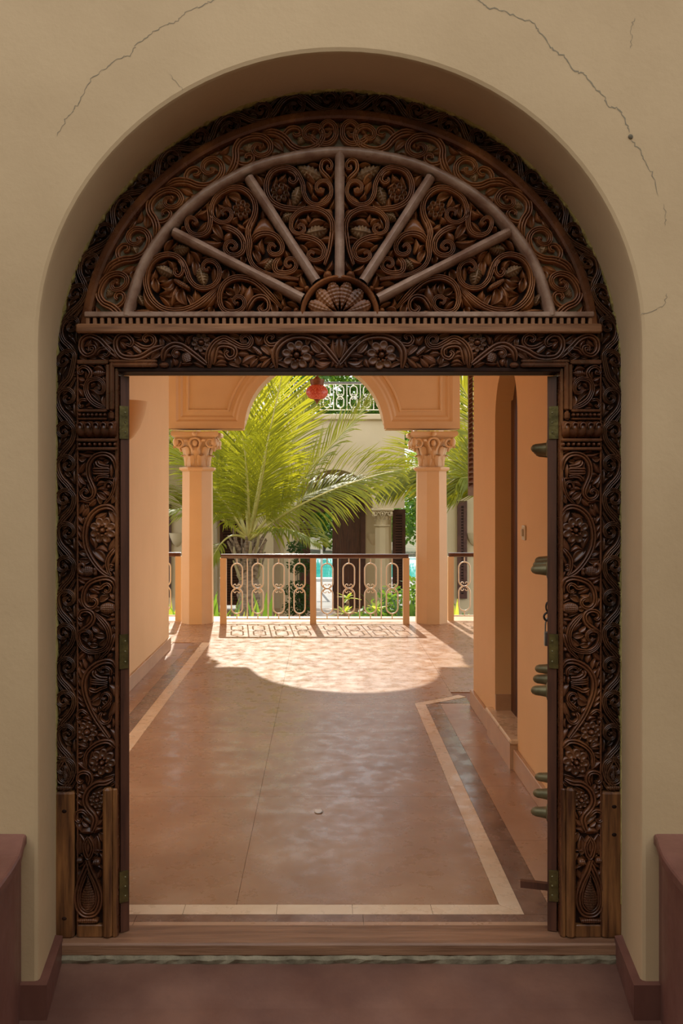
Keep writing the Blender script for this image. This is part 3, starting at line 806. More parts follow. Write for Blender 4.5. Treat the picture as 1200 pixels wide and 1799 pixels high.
sect((200,380,5.4545), [
 ('s',3,50,[(1010,630),(930,720),(820,820),(700,880),(570,897),(450,868),(360,790),(312,690),(300,580),(330,470),(400,390),(500,357),(590,372),(658,430),(692,510),(722,595),(785,662),(870,682),(955,652),(1005,580),(1005,490),(958,428),(890,420),(850,462),(862,505),(905,505)],dict(w1=34)),
 ('s',2,36,[(600,395),(648,450),(655,520),(620,565),(580,545),(575,505),(605,495)]),('b',(900,480),24),('b',(598,515),20),
 ('l','pin',78,(555,312),(712,285)),('l','pin',86,(556,545),(388,468)),('l','pin',92,(820,470),(852,645)),
 ('l','fold',66,(575,500),(500,405),dict(bend=0.15)),('l','fold',72,(820,425),(722,318),dict(bend=0.2)),('l','fold',60,(470,320),(560,205),dict(bend=-0.15)),
 ('l','rim',80,(575,590),(425,645),dict(bend=-0.28)),('l','rim',78,(580,615),(425,735),dict(bend=-0.30)),('l','fold',84,(600,650),(540,850),dict(bend=0.06)),('l','rim',78,(640,670),(690,840),dict(bend=0.2)),
 ('c',(572,602),(722,688),58),('l','pin',44,(660,610),(695,550)),('l','rim',62,(395,710),(380,570)),('l','fold',66,(770,805),(770,690),dict(bend=0.1)),
 ('l','fold',70,(430,905),(275,670),dict(bend=-0.18)),('l','pin',62,(265,835),(210,720)),('l','fold',44,(400,905),(165,890)),
 ('l','fold',52,(985,690),(800,870),dict(bend=-0.08)),('l','fold',46,(990,720),(860,880),dict(bend=-0.05)),('l','rim',52,(945,860),(905,925)),('l','fold',50,(1030,700),(960,860))])
sect((380,370,5.217), [
 ('s',3,50,[(600,880),(520,800),(430,705),(340,635),(240,605),(150,612),(72,660),(32,740),(28,830),(62,900),(140,925),(220,905),(258,850),(240,795),(190,782),(155,815),(180,855)],dict(w1=30)),
 ('s',2,42,[(270,920),(305,850),(355,790),(430,780),(478,830),(472,900),(425,922),(390,895),(405,868)]),('b',(187,835),24),('b',(408,890),24),
 ('l','dome',78,(270,850),(312,672)),('l','fold',66,(215,785),(225,648),dict(bend=0.22)),('l','rim',56,(165,755),(72,708)),('l','fold',50,(160,830),(95,800),dict(bend=0.3)),
 ('l','rim',58,(545,935),(515,835)),('l','fold',40,(640,880),(622,785),dict(bend=-0.2)),('l','fold',44,(690,885),(590,925),dict(bend=0.25)),('b',(732,905),34),('l','rim',62,(62,620),(98,520)),('l','fold',40,(360,935),(290,905)),
 # second sector, lower half
 ('s',3,50,[(30,128),(115,150),(200,200),(248,280),(240,362),(180,402),(110,390),(77,340),(98,288),(150,278),(182,318),(150,348),(125,330)],dict(w1=26)),('b',(128,325),18),
 ('l','fold',62,(62,272),(142,180)),('l','rim',50,(240,465),(250,400)),
 ('s',3,44,[(330,40),(290,190),(305,290),(295,390),(330,485),(410,548),(520,585),(640,605),(755,622)],dict(w1=20)),
 ('s',3,50,[(305,280),(370,215),(460,195),(548,225),(602,300),(595,370),(548,395),(495,378),(480,332),(510,300),(545,328)],dict(w1=26)),
 ('l','dome',150,(330,190),(545,195),dict(bend=-0.28)),('l','fold',60,(430,380),(420,240),dict(bend=-0.2)),('l','fold',54,(395,370),(335,300),dict(bend=0.2)),
 ('s',3,44,[(585,405),(535,480),(550,548),(630,565),(708,540),(735,482),(702,435),(650,440),(632,482),(662,508),(690,488)],dict(w1=24)),
 ('l','pin',78,(520,425),(440,528)),('l','fold',70,(495,410),(360,470),dict(bend=-0.2)),('l','fold',52,(535,480),(580,400),dict(bend=0.2)),('l','fold',52,(670,425),(622,335)),
 ('l','rim',56,(695,585),(800,540)),('l','fold',56,(820,700),(775,560),dict(bend=-0.1)),('l','fold',54,(815,700),(708,672),dict(bend=-0.25)),('b',(830,700),32),
 # third sector, lower half
 ('s',3,48,[(720,222),(850,240),(940,280),(990,350),(968,428),(890,448),(842,410),(862,370),(902,388)],dict(w1=26)),('l','fold',60,(800,300),(960,300),dict(bend=-0.15)),
 ('s',2,40,[(1065,150),(1040,330),(1012,430),(990,490)]),('l','fold',58,(1000,545),(890,468),dict(bend=-0.2)),('l','fold',50,(1010,540),(1065,435),dict(bend=0.15)),('b',(1022,580),48)])
sect((300,250,6.667), [
 ('s',3,62,[(900,1170),(890,1050),(930,950),(975,850),(990,740),(960,640),(890,560),(800,520),(700,525),(600,570),(520,640),(478,730),(472,820),(510,890),(590,928),(668,910),(708,850),(695,790),(645,772),(602,805),(620,850)],dict(w1=34)),
 ('f',(825,760),115,dict(n=8,kind='star')),('b',(635,815),26),
 ('s',3,58,[(425,690),(458,850),(450,980),(400,1055),(310,1078),(222,1040),(180,950),(195,885),(250,870),(298,915),(270,955)],dict(w1=30)),('b',(250,920),30),
 ('l','fold',92,(300,835),(440,745),dict(bend=0.18)),('l','rim',84,(490,930),(600,1110)),('l','dome',82,(620,1145),(712,1022)),('l','fold',84,(610,1150),(345,1112),dict(bend=-0.15)),
 ('l','fold',70,(650,745),(540,690),dict(bend=-0.2)),('l','fold',76,(690,740),(650,600),dict(bend=-0.2)),('l','fold',76,(770,930),(890,1000),dict(bend=0.2)),('l','fold',76,(700,925),(775,850)),('l','fold',60,(110,1020),(180,980),dict(bend=-0.3)),
 ('s',2,44,[(590,960),(720,1000),(820,1080),(870,1180)])])
sect((430,250,6.667), [
 ('s',3,60,[(760,742),(600,765),(450,752),(332,695),(265,600),(250,480),(292,362),(372,300),(480,280),(578,312),(640,390),(680,480),(692,580),(742,680),(830,722),(930,700),(998,630),(1015,530),(975,455),(900,442),(842,490),(850,555),(905,570),(925,530)],dict(w1=34)),
 ('s',2,44,[(490,305),(578,350),(612,420),(570,465),(522,440),(532,400)]),('f',(410,560),118,dict(n=8,kind='star')),('b',(890,535),42),('b',(550,420),26),
 ('l','pin',120,(905,390),(615,250)),('l','pin',104,(640,485),(570,712)),('l','fold',70,(540,510),(450,440),dict(bend=-0.2)),('l','fold',80,(390,440),(480,340),dict(bend=0.15)),('l','pin',86,(555,805),(430,890)),
 ('s',2,44,[(1030,440),(955,375),(895,300),(905,215),(970,188),(1022,240),(1008,300),(965,290),(975,255)]),('l','fold',80,(820,460),(690,330),dict(bend=0.15)),
 ('s',3,58,[(1030,1190),(1032,1050),(1028,930),(980,840),(890,782),(780,762),(650,790),(562,870),(538,960),(572,1038),(650,1058),(698,1012),(680,962),(632,968),(640,1005)],dict(w1=30)),
 ('l','pin',128,(715,1050),(980,1000)),('l','fold',84,(740,965),(960,915),dict(bend=-0.18)),('l','fold',54,(755,915),(738,815)),('l','fold',80,(740,950),(625,890),dict(bend=0.2)),('b',(655,990),28),
 ('l','fold',78,(920,760),(1030,870),dict(bend=-0.15)),('l','fold',84,(220,490),(110,350),dict(bend=0.12)),('l','fold',54,(860,640),(800,540),dict(bend=-0.2)),('l','fold',50,(560,1090),(480,1010))])
for mir in (False, True):
    C = Carver(lun, FRAME_Y+0.058, 'wood', hk=2.2, mirror=mir)
    for g, items in SECT:
        C.grid(*g); C.run(items)
def in_sector(u, v):
    k = ((u-596)/368)**2+((v-600)/325)**2
    if k > 1 or v > 547 or u > 587: return False
    if (u-597)**2+(v-553)**2 < 73**2: return False
    for (a, b, c, d) in ((437,312,556,494), (305,407,532,524)):
        L = math.hypot(c-a, d-b); t = ((u-a)*(c-a)+(v-b)*(d-b))/L
        if -10 < t < L+10 and abs((u-a)*(d-b)-(v-b)*(c-a))/L < 10: return False
    return True
fillers(Carver(lun, FRAME_Y+0.058, 'wood', hk=2.2), in_sector, (215, 590, 265, 550), 5)
def in_ring(u, v):
    return ((u-596)/436)**2+((v-612)/399)**2 < 1 and ((u-596)/386)**2+((v-600)/343)**2 > 1 and v < 545
fillers(Carver(rb, GY+0.012, 'wood'), in_ring, (155, 590, 205, 548), 6, hk=1.4)
# --- fan rosette in the middle of the lunette base
rows = []
for r, y in ((69,0.05),(69,-0.012),(65.5,-0.018),(62,-0.012),(61,0.05)):
    rows.append([(fx(597+r*math.cos(PI*i/28)), FRAME_Y+y, fz(553-r*0.99*math.sin(PI*i/28))) for i in range(29)])
mb = MB(); mb.quadgrid(rows); fan = build('fan_rim', mb, 'wood', frame, smooth=True, angle=0.9)
C = Carver(fan, FRAME_Y+0.04, 'wood', hk=1.8)
for k in range(6):
    a = PI*(k+0.5)/6*0.94+0.03*PI
    C.cob((597+7*math.cos(a), 552-7*math.sin(a)), (597+59*math.cos(a), 552-59*math.sin(a)), 27, h=0.024, nb=(8,4), shape='drop', name='corn_petal')
# --- base strip, dentils, cornice board
def fbox(name, u0, u1, v0, v1, y0, y1, m, parent, b=0.004, label=None):
    mb = MB(); mb.box(fx(u0), fx(u1), FRAME_Y+y0, FRAME_Y+y1, fz(v1), fz(v0), b); return build(name, mb, m, parent, label=label)
fbox('lunette_sill', 150, 1042, 549, 558, -0.016, 0.06, 'wood_rod', frame, 0.003)
dr = fbox('dentil_rail', 147, 1045, 557.5, 572, 0.012, 0.06, 'wood_ground', frame, 0.002)
mb = MB(); pts = [(0,0),(6.6/SC,0)]
w_, h_ = 6.6/SC, 13.0/SC
mb.box(0, w_, -0.022, 0, 0, h_, 0.002)
first = None
for k in range(71):
    u = 152+k*12.58
    if first is None:
        first = build('dentil', MB_ := mb, 'wood_board', dr, origin=None)
        me = first.data
        for v in me.vertices: v.co = (v.co[0]+frame.location.x, v.co[1]+frame.location.y, v.co[2]+frame.location.z)
        first.location = (fx(u)-frame.location.x, 0.012, fz(572)-frame.location.z)
    else: clone(first, dr, (fx(u)-frame.location.x, 0.012, fz(572)-frame.location.z))
fbox('cornice_board', 136, 1055, 570.5, 586, -0.022, 0.06, 'wood_board', frame, 0.005)
# --- lintel
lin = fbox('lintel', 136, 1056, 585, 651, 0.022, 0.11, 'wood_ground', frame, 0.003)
LINT = [((120,545,4.8), [
 ('s',2,46,[(430,408),(335,322),(262,245),(180,213),(112,250),(104,330),(150,378),(208,360),(220,312),(180,308),(182,342)]),
 ('s',2,34,[(220,382),(262,330),(320,322),(348,350),(328,382),(296,368)]),('l','fold',40,(250,330),(195,245),dict(bend=0.15)),('l','rim',50,(378,275),(290,198),dict(bend=-0.15)),('b',(190,335),18),
 ('s',2,50,[(810,295),(705,338),(620,388),(540,402),(452,388),(404,330),(398,262),(432,212),(490,210),(538,255),(528,298),(490,288)]),
 ('s',2,36,[(545,262),(620,308),(690,310),(730,270),(718,222),(670,203),(635,232),(652,262),(676,246)]),('c',(545,305),(618,365),50,dict(nb=(6,3))),('l','fold',46,(485,325),(432,260)),('l','fold',46,(545,380),(485,345)),
 ('l','fold',44,(870,275),(768,203),dict(bend=0.1)),('l','fold',44,(925,268),(830,198),dict(bend=0.1)),('l','fold',44,(972,265),(898,196),dict(bend=0.1)),('l','rim',40,(540,200),(625,215)),
 ('s',2,52,[(795,430),(810,345),(880,292),(960,302),(1060,372),(1165,455)],dict(w1=40)),('c',(985,360),(1010,440),88,dict(nb=(6,5),name='seed_pod')),('b',(912,362),34),('s',2,26,[(1000,345),(950,325),(900,330),(880,365),(900,395),(930,385)]),
 ('l','rim',48,(780,345),(690,412)),('l','fold',44,(905,470),(880,395),dict(bend=0.1)),('l','fold',30,(945,452),(1050,448)),('f',(1118,272),86,dict(n=9,kind='dome')),('l','fold',40,(1010,290),(1060,205),dict(bend=-0.25)),('l','fold',36,(1170,380),(1110,355)),('l','fold',44,(430,412),(370,345))]),
 ((350,545,4.615), [
 ('s',3,56,[(80,470),(78,360),(122,272),(200,228),(270,260),(340,295),(402,288),(422,240),(388,202),(346,216),(350,254),(386,248)],dict(w1=26)),
 ('s',2,44,[(110,440),(142,302),(218,282),(288,312),(288,370),(242,390),(212,352),(240,330)]),('l','fold',34,(195,360),(122,345),dict(bend=0.2)),('l','fold',34,(215,395),(118,392),dict(bend=0.2)),('l','fold',34,(230,425),(125,440),dict(bend=0.2)),('l','rim',44,(320,440),(302,360)),
 ('l','rim',52,(450,345),(305,318),dict(bend=0.30)),('l','fold',60,(345,430),(462,362)),('l','fold',44,(410,460),(478,385)),('c',(432,296),(508,362),44,dict(nb=(6,3))),
 ('s',2,34,[(650,268),(572,280),(537,240),(560,198),(602,210),(582,238)]),('l','rim',36,(615,203),(715,195)),('l','rim',38,(335,225),(232,193)),('l','fold',52,(490,285),(440,198),dict(bend=0.12)),('l','fold',48,(480,280),(512,215)),('l','fold',50,(580,360),(610,290)),('l','fold',40,(500,470),(590,380)),('l','fold',36,(480,400),(560,380)),
 ('s',2,54,[(625,470),(612,350),(652,272),(740,216),(840,206),(940,232),(1030,312),(1135,440)],dict(w1=42)),
 ('f',(790,362),128,dict(n=8,kind='berries')),('l','rim',60,(985,345),(905,255)),('l','fold',60,(1070,420),(940,400),dict(bend=-0.3)),('l','fold',40,(1040,440),(930,440),dict(bend=-0.2)),('l','rim',56,(1065,260),(955,196),dict(bend=-0.15)),
 ('l','rim',44,(1140,395),(1140,205)),('l','fold',44,(1130,400),(1085,230),dict(bend=-0.1)),('l','fold',44,(1110,470),(1140,420))])]
for mir in (False, True):
    C = Carver(lin, FRAME_Y+0.022, 'wood_pil', mirror=mir)
    for g, items in LINT: C.grid(*g); C.run(items)
    g = lambda u: 2*UC-u if mir else u
    a, b = sorted((g(196), g(277))); fbox('lintel_bead', a, b, 637.5, 645, -0.004, 0.05, 'wood_pil', lin, 0.006)
    a, b = sorted((g(190), g(276))); fbox('lintel_bead', a, b, 631.5, 637, 0.002, 0.05, 'wood_pil', lin, 0.004)
    a, b = sorted((g(280), g(296))); fbox('lintel_bead', a, b, 637, 645.5, -0.004, 0.05, 'wood_pil', lin, 0.007)
fillers(Carver(lin, FRAME_Y+0.022, 'wood_pil'), lambda u, v: True, (139, 597, 588, 632), 3)
fillers(Carver(lin, FRAME_Y+0.022, 'wood_pil'), lambda u, v: True, (298, 597, 630, 646), 3)
fbox('lintel_lip', 205, 987, 645.5, 652.5, 0.012, 0.12, 'wood_ground', frame, 0.003)
# --- pilasters
def PX(k, x, y): return (x, y+{0:0,1:1477,2:3046,3:4615,4:6184}[k])
def pk(k, L): return [PX(k, *p) for p in L]
def items_k(k, its):
    out = []
    for it in its:
        it = list(it)
        if it[0] == 's': it[3] = pk(k, it[3])
        elif it[0] == 'l': it[3] = PX(k, *it[3]); it[4] = PX(k, *it[4])
        elif it[0] in 'fb': it[1] = PX(k, *it[1])
        elif it[0] == 'c': it[1] = PX(k, *it[1]); it[2] = PX(k, *it[2])
        out.append(tuple(it))
    return out
PIL = items_k(0, [
 ('s',3,80,[(885,890),(745,842),(625,745),(562,600),(582,482),(660,428),(760,422),(838,480),(855,570),(825,640),(760,642),(722,595),(755,562),(785,590)],dict(w1=40)),
 ('s',2,62,[(560,470),(638,345),(600,255),(512,222),(442,270),(450,330),(505,325),(495,288)]),('b',(490,300),26),
 ('l','pin',96,(655,345),(885,322)),('l','fold',84,(670,260),(855,290),dict(bend=-0.25)),('l','fold',80,(545,450),(430,375),dict(bend=-0.2)),('l','fold',84,(520,710),(428,570)),('l','fold',66,(785,720),(605,590),dict(bend=0.15)),
 ('l','rim',90,(870,860),(850,690)),('s',2,48,[(590,770),(492,758),(445,820),(482,878),(515,838)]),('l','fold',60,(640,560),(720,490),dict(bend=-0.2)),('l','fold',50,(560,890),(680,900))])
PIL += items_k(1, [
 ('s',2,78,[(1035,420),(1025,285),(950,188),(830,158),(705,195),(622,290),(592,400),(602,520),(650,640),(690,740),(685,830),(620,895),(540,885),(484,828),(492,765),(555,742),(588,785),(548,808)],dict(w1=40)),
 ('s',3,100,[(660,440),(800,440),(950,440)],dict(w1=95)),('s',2,70,[(735,262),(760,330),(840,360),(940,365)],dict(w1=50)),('s',2,60,[(710,610),(760,540),(850,520),(940,530)],dict(w1=50)),('l','dome',50,(966,325),(966,560)),('l','fold',70,(880,330),(760,260),dict(bend=-0.25)),('l','rim',60,(840,300),(940,270)),
 ('l','fold',60,(680,190),(425,140),dict(bend=-0.1)),('l','rim',80,(560,230),(430,215),dict(bend=-0.2)),('l','fold',80,(430,480),(545,300)),('l','fold',84,(560,660),(440,495),dict(bend=-0.2)),('l','fold',70,(470,720),(430,560)),
 ('s',2,52,[(1035,530),(1020,700),(960,860),(860,965)],dict(w1=36)),('b',(925,690),40),('s',2,40,[(990,720),(985,640),(930,610),(880,640),(860,720)]),('l','rim',84,(890,900),(735,780)),('l','fold',70,(940,840),(830,755)),('l','fold',66,(730,680),(880,625),dict(bend=-0.15)),
 ('l','fold',84,(600,1010),(735,890)),('l','fold',60,(640,960),(430,930),dict(bend=0.1)),
 ('s',2,80,[(1045,1130),(985,1045),(880,1015),(745,1060),(635,1160),(572,1290),(545,1420),(542,1550),(572,1700),(645,1850),(745,1990),(850,2090),(960,2145)],dict(w1=60)),
 ('f',(828,1400),228,dict(n=8,kind='berries',rot=0.4)),
 ('l','fold',66,(505,1300),(425,1165)),('l','fold',66,(500,1440),(425,1300)),('l','fold',66,(500,1570),(425,1400)),('l','fold',66,(530,1720),(425,1560)),('l','fold',80,(500,1180),(600,1030))])
PIL += items_k(2, [
 ('s',2,64,[(1030,130),(925,270),(902,370),(920,480),(965,565)],dict(w1=40)),('l','fold',84,(905,180),(700,150),dict(bend=0.2)),
 ('c',(690,490),(490,490),175,dict(nb=(7,6),name='seed_pod',h=0.03)),('s',1,90,[(560,540),(465,500),(450,410),(510,370),(545,420)],dict(w1=50,h=0.03)),('c',(715,420),(715,580),64,dict(nb=(2,6),name='collar')),
 ('l','rim',90,(640,315),(430,300),dict(bend=-0.12)),('l','fold',76,(650,620),(420,560),dict(bend=-0.12)),('l','fold',74,(545,700),(420,620)),('l','fold',70,(430,830),(540,730)),('l','fold',60,(560,150),(425,40)),('l','fold',70,(760,480),(850,560)),
 ('s',2,50,[(1000,420),(960,400),(950,460),(1000,480)]),
 ('s',2,84,[(1035,780),(1005,655),(900,605),(765,622),(625,682),(545,782),(515,900),(525,1010),(590,1085),(678,1085),(738,1020),(718,955),(662,942),(642,990)],dict(w1=42)),('b',(670,980),34),
 ('s',2,58,[(670,745),(795,770),(850,725),(918,705),(958,760),(930,828),(882,820),(884,782)]),('l','fold',80,(745,900),(595,890),dict(bend=-0.2)),('l','rim',90,(780,990),(930,910),dict(bend=-0.12)),('l','fold',70,(1010,960),(940,860)),
 ('c',(800,1100),(1035,1090),190,dict(nb=(8,6),name='seed_pod',h=0.03)),('b',(985,1205),40),('l','rim',66,(790,1110),(685,1120)),('l','fold',70,(520,1090),(425,930)),('l','fold',54,(1030,1280),(880,1290)),('l','fold',60,(960,1380),(1030,1290)),
 ('s',2,80,[(425,1500),(560,1422),(660,1330),(685,1230),(640,1155),(550,1132),(472,1162),(445,1230),(490,1278),(535,1250)],dict(w1=42)),
 ('s',3,84,[(700,1180),(830,1300),(915,1420),(945,1560),(915,1690),(860,1750),(780,1788),(620,1800),(500,1730),(440,1610),(440,1520),(485,1470),(570,1455),(640,1500),(645,1585),(582,1618),(552,1572)],dict(w1=40)),
 ('l','fold',80,(770,1490),(660,1390),dict(bend=-0.2)),('l','rim',80,(875,1560),(690,1530)),('l','fold',70,(480,1420),(430,1290)),('l','fold',80,(640,1640),(740,1600)),('l','rim',70,(620,1700),(760,1710))])
PIL += items_k(3, [
 ('s',2,56,[(1020,-60),(985,80),(920,220),(790,345)],dict(w1=40)),('l','fold',76,(420,390),(560,235)),('l','fold',70,(560,520),(505,340)),('l','fold',84,(640,420),(590,260)),('b',(990,200),42),('l','fold',70,(900,340),(980,260)),
 ('l','fold',70,(490,690),(425,460)),('l','fold',70,(490,830),(420,650)),('l','fold',66,(500,960),(420,830)),('l','fold',66,(525,1060),(425,950)),('l','fold',66,(545,1140),(430,1040)),('l','fold',60,(560,620),(480,520)),
 ('s',2,82,[(1035,500),(978,405),(870,388),(745,432),(625,522),(545,650),(525,800),(553,950),(622,1130),(702,1290),(802,1440),(940,1630)],dict(w1=60)),
 ('s',2,74,[(700,530),(700,605),(790,660),(915,665)],dict(w1=56)),('s',3,84,[(630,715),(760,725),(915,740)],dict(w1=70)),('s',2,66,[(600,835),(710,870),(800,830),(915,790)]),('s',2,46,[(960,640),(960,530),(890,480),(810,500),(800,550),(860,560)]),('l','dome',44,(940,630),(950,760)),
 ('l','rim',90,(640,1080),(800,975),dict(bend=0.2)),('s',2,50,[(790,1180),(900,1090),(955,1000),(918,918),(845,915),(822,975),(868,1005)]),('b',(865,995),38),('s',2,36,[(960,1050),(930,1120),(870,1190)]),
 ('s',2,56,[(815,1215),(782,1310),(850,1388),(938,1360),(972,1260)]),('l','fold',60,(740,1230),(660,1130)),('l','fold',66,(620,960),(690,850),dict(bend=-0.2)),('b',(850,1260),34),
 ('s',2,46,[(610,1262),(502,1182),(425,1230),(430,1308),(485,1298)]),('l','fold',76,(655,1360),(495,1310),dict(bend=0.2)),('l','fold',60,(470,1420),(410,1330)),
 ('f',(575,1540),180,dict(n=8,kind='dome')),('l','fold',84,(740,1590),(930,1650),dict(bend=-0.1)),('l','fold',60,(960,1480),(880,1420))])
PIL += items_k(4, [
 ('l','rim',80,(590,210),(415,150),dict(bend=0.15)),('l','rim',66,(415,375),(520,320)),('l','fold',90,(570,580),(410,440)),
 ('s',2,76,[(1040,230),(950,128),(820,125),(682,192),(582,290),(545,400),(562,520)],dict(w1=44)),('f',(822,460),228,dict(n=8,kind='berries',rot=0.1)),
 ('s',2,66,[(590,870),(645,745),(615,645),(530,615),(442,652),(424,740),(478,788),(525,742)]),('l','fold',70,(480,900),(400,830)),('l','fold',64,(540,930),(500,820)),
 ('s',2,80,[(1010,735),(880,792),(745,805),(625,882),(556,990),(545,1110),(602,1220),(688,1320),(708,1420),(655,1580)],dict(w1=80)),
 ('f',(738,1075),140,dict(n=8,kind='dome')),('l','fold',64,(500,1050),(395,960)),('l','fold',64,(510,1180),(395,1060)),('l','fold',76,(730,1250),(770,1330)),
 ('s',2,60,[(620,1350),(520,1248),(415,1275),(405,1380),(468,1418),(500,1362)]),('l','fold',90,(480,1580),(385,1440)),('l','fold',66,(595,1510),(500,1425),dict(bend=-0.2)),('l','fold',80,(715,1500),(835,1385),dict(bend=0.1)),('l','fold',80,(690,1620),(825,1540),dict(bend=-0.2))])
PIL5 = [('s',2,50,[(515,85),(462,200),(482,320),(518,385),(560,330),(580,215),(520,85)],dict(w1=50)),('l','dome',60,(515,330),(515,140)),
 ('l','rim',110,(400,340),(390,50),dict(bend=0.06)),('l','rim',110,(640,345),(640,80),dict(bend=-0.08)),
 ('c',(360,415),(445,415),90,dict(nb=(4,4),name='seed_ball')),('c',(585,440),(690,440),105,dict(nb=(4,4),name='seed_ball')),
 ('s',2,70,[(545,370),(490,500),(405,700),(355,900),(370,1070),(440,1165),(525,1185),(615,1160),(675,1050),(685,900),(628,720),(550,560),(500,400)],dict(w1=70)),
 ('s',1,30,[(515,580),(430,780),(405,930),(420,1060),(520,1130),(610,1060),(630,930),(600,780),(518,580)],dict(w1=30)),
 ('c',(520,620),(520,1110),215,dict(shape='drop',nb=(14,8),name='seed_drop',h=0.028)),('c',(365,1262),(660,1262),80,dict(nb=(10,2),name='collar')),('l','fold',66,(420,690),(370,560)),('l','fold',66,(640,700),(690,560))]
for mir in (False, True):
    g = lambda u: 2*UC-u if mir else u
    def gb(nm, u0, u1, v0, v1, y0, y1, m, par, b=0.004):
        a, c = sorted((g(u0), g(u1))); return fbox(nm, a, c, v0, v1, y0, y1, m, par, b)
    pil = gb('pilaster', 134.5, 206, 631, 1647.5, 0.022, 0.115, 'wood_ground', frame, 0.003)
    C = Carver(pil, FRAME_Y+0.022, 'wood_pil', x0=90, y0p=620, sc=9.23, mirror=mir)
    C.m = 'wood_pil'
    C.run(PIL)
    C.grid(90, 1460, 8.0); C.run(PIL5)
    PILS = globals().setdefault('PILS', []); PILS.append(pil)
    gb('corner_strip', 135, 190, 632, 640, -0.002, 0.04, 'wood_pil', pil); gb('corner_strip', 186, 192, 640, 720, 0.004, 0.04, 'wood_pil', pil, 0.002)
    gb('corner_rod', 192, 200.5, 636, 721, -0.004, 0.05, 'wood_pil', pil, 0.006); gb('corner_knob', 191, 200, 722, 738, -0.006, 0.05, 'wood_pil', pil, 0.008)
    gb('side_strip', 201, 206.5, 646, 1647.5, 0.012, 0.115, 'wood_pil', pil, 0.002)
    gb('side_strip', 134.5, 137.5, 640, 1640, 0.004, 0.06, 'wood_pil', pil, 0.002)
    for v0, v1, y in ((719,724,0.0),(734,738,0.0),(770.5,776,-0.010),(786,791,-0.008)):
        gb('capital_fillet', 135, 188 if v0 < 740 and v0 > 715 and v1 < 740 else 206, v0, v1, y, 0.05, 'wood_pil', pil, 0.004)
    # gadrooned cup between two rows of beads
    rows = []
    for v, y, ins in ((739,0.012,3),(745,-0.014,0),(752,-0.024,0),(760,-0.020,0),(766,-0.004,2),(769.5,0.018,5)):
        row = []
        for i in range(41):
            t = i/40; lob = abs(math.sin(PI*5*t))**0.6
            row.append((fx(g(135+ins+(206-135-2*ins)*t)), FRAME_Y+y+(1-lob)*0.012, fz(v)))
        rows.append(row)
    mb = MB(); mb.quadgrid(rows); C.fix(mb); build('gadroon_cup', mb, 'wood_pil', pil, smooth=True)
    C.grid(90, 620, 9.23); C2 = Carver(pil, FRAME_Y-0.014, 'wood_pil', x0=90, y0p=620, sc=9.23, mirror=mir)
    for x in (490, 617, 743, 868, 990): C2.scroll(1, 26, [(x-45,1230),(x-40,1165),(x,1140),(x+40,1165),(x+45,1230)], w1=26, h=0.014, name='gadroon_arch')
    C3 = Carver(pil, FRAME_Y+0.008, 'wood_pil', x0=90, y0p=620, sc=9.23, mirror=mir)
    for k in range(7): C3.bead((462+68*k, 1005), 30)
    for k in range(8): C3.bead((462+82*k, 1482), 34)
    # plain moulding beside the drop, foot block
    gb('foot_moulding', 181, 197, 1384, 1647.5, -0.006, 0.06, 'wood_plain', pil, 0.008)
    gb('foot_moulding', 197, 205.5, 1386, 1647.5, 0.004, 0.08, 'wood_plain', pil, 0.004)
    gb('foot_block', 134.5, 181, 1625, 1647.5, 0.004, 0.11, 'wood_plain', pil, 0.004)
fillers(Carver(tuple(PILS), FRAME_Y+0.022, 'wood_pil'), lambda u, v: True, (138, 186, 640, 719), 3)
fillers(Carver(tuple(PILS), FRAME_Y+0.022, 'wood_pil'), lambda u, v: v < 1382 or u < 181, (138, 201, 792, 1530), 3)
# --- threshold
root = empty('threshold', (0, 3.43, -0.048), 'worn brown wooden threshold beam across the foot of the doorway', 'threshold')
mb = MB(); mb.box(-1.035, 1.035, 3.36, 3.508, -0.028, 0.020, 0.007); build('beam', mb, 'wood_sill', root)
rr = random.Random(5); mb = MB()
xs = [-1.03+2.06*i/60 for i in range(61)]
rows = [[(x, 3.352+rr.uniform(-0.004,0.004), -0.05) for x in xs], [(x, 3.349+rr.uniform(-0.005,0.003), -0.033+rr.uniform(-0.004,0.003)) for x in xs], [(x, 3.362, -0.024+rr.uniform(-0.003,0.003)) for x in xs]]
mb.quadgrid(rows); build('cement_bed', mb, 'cement', root)
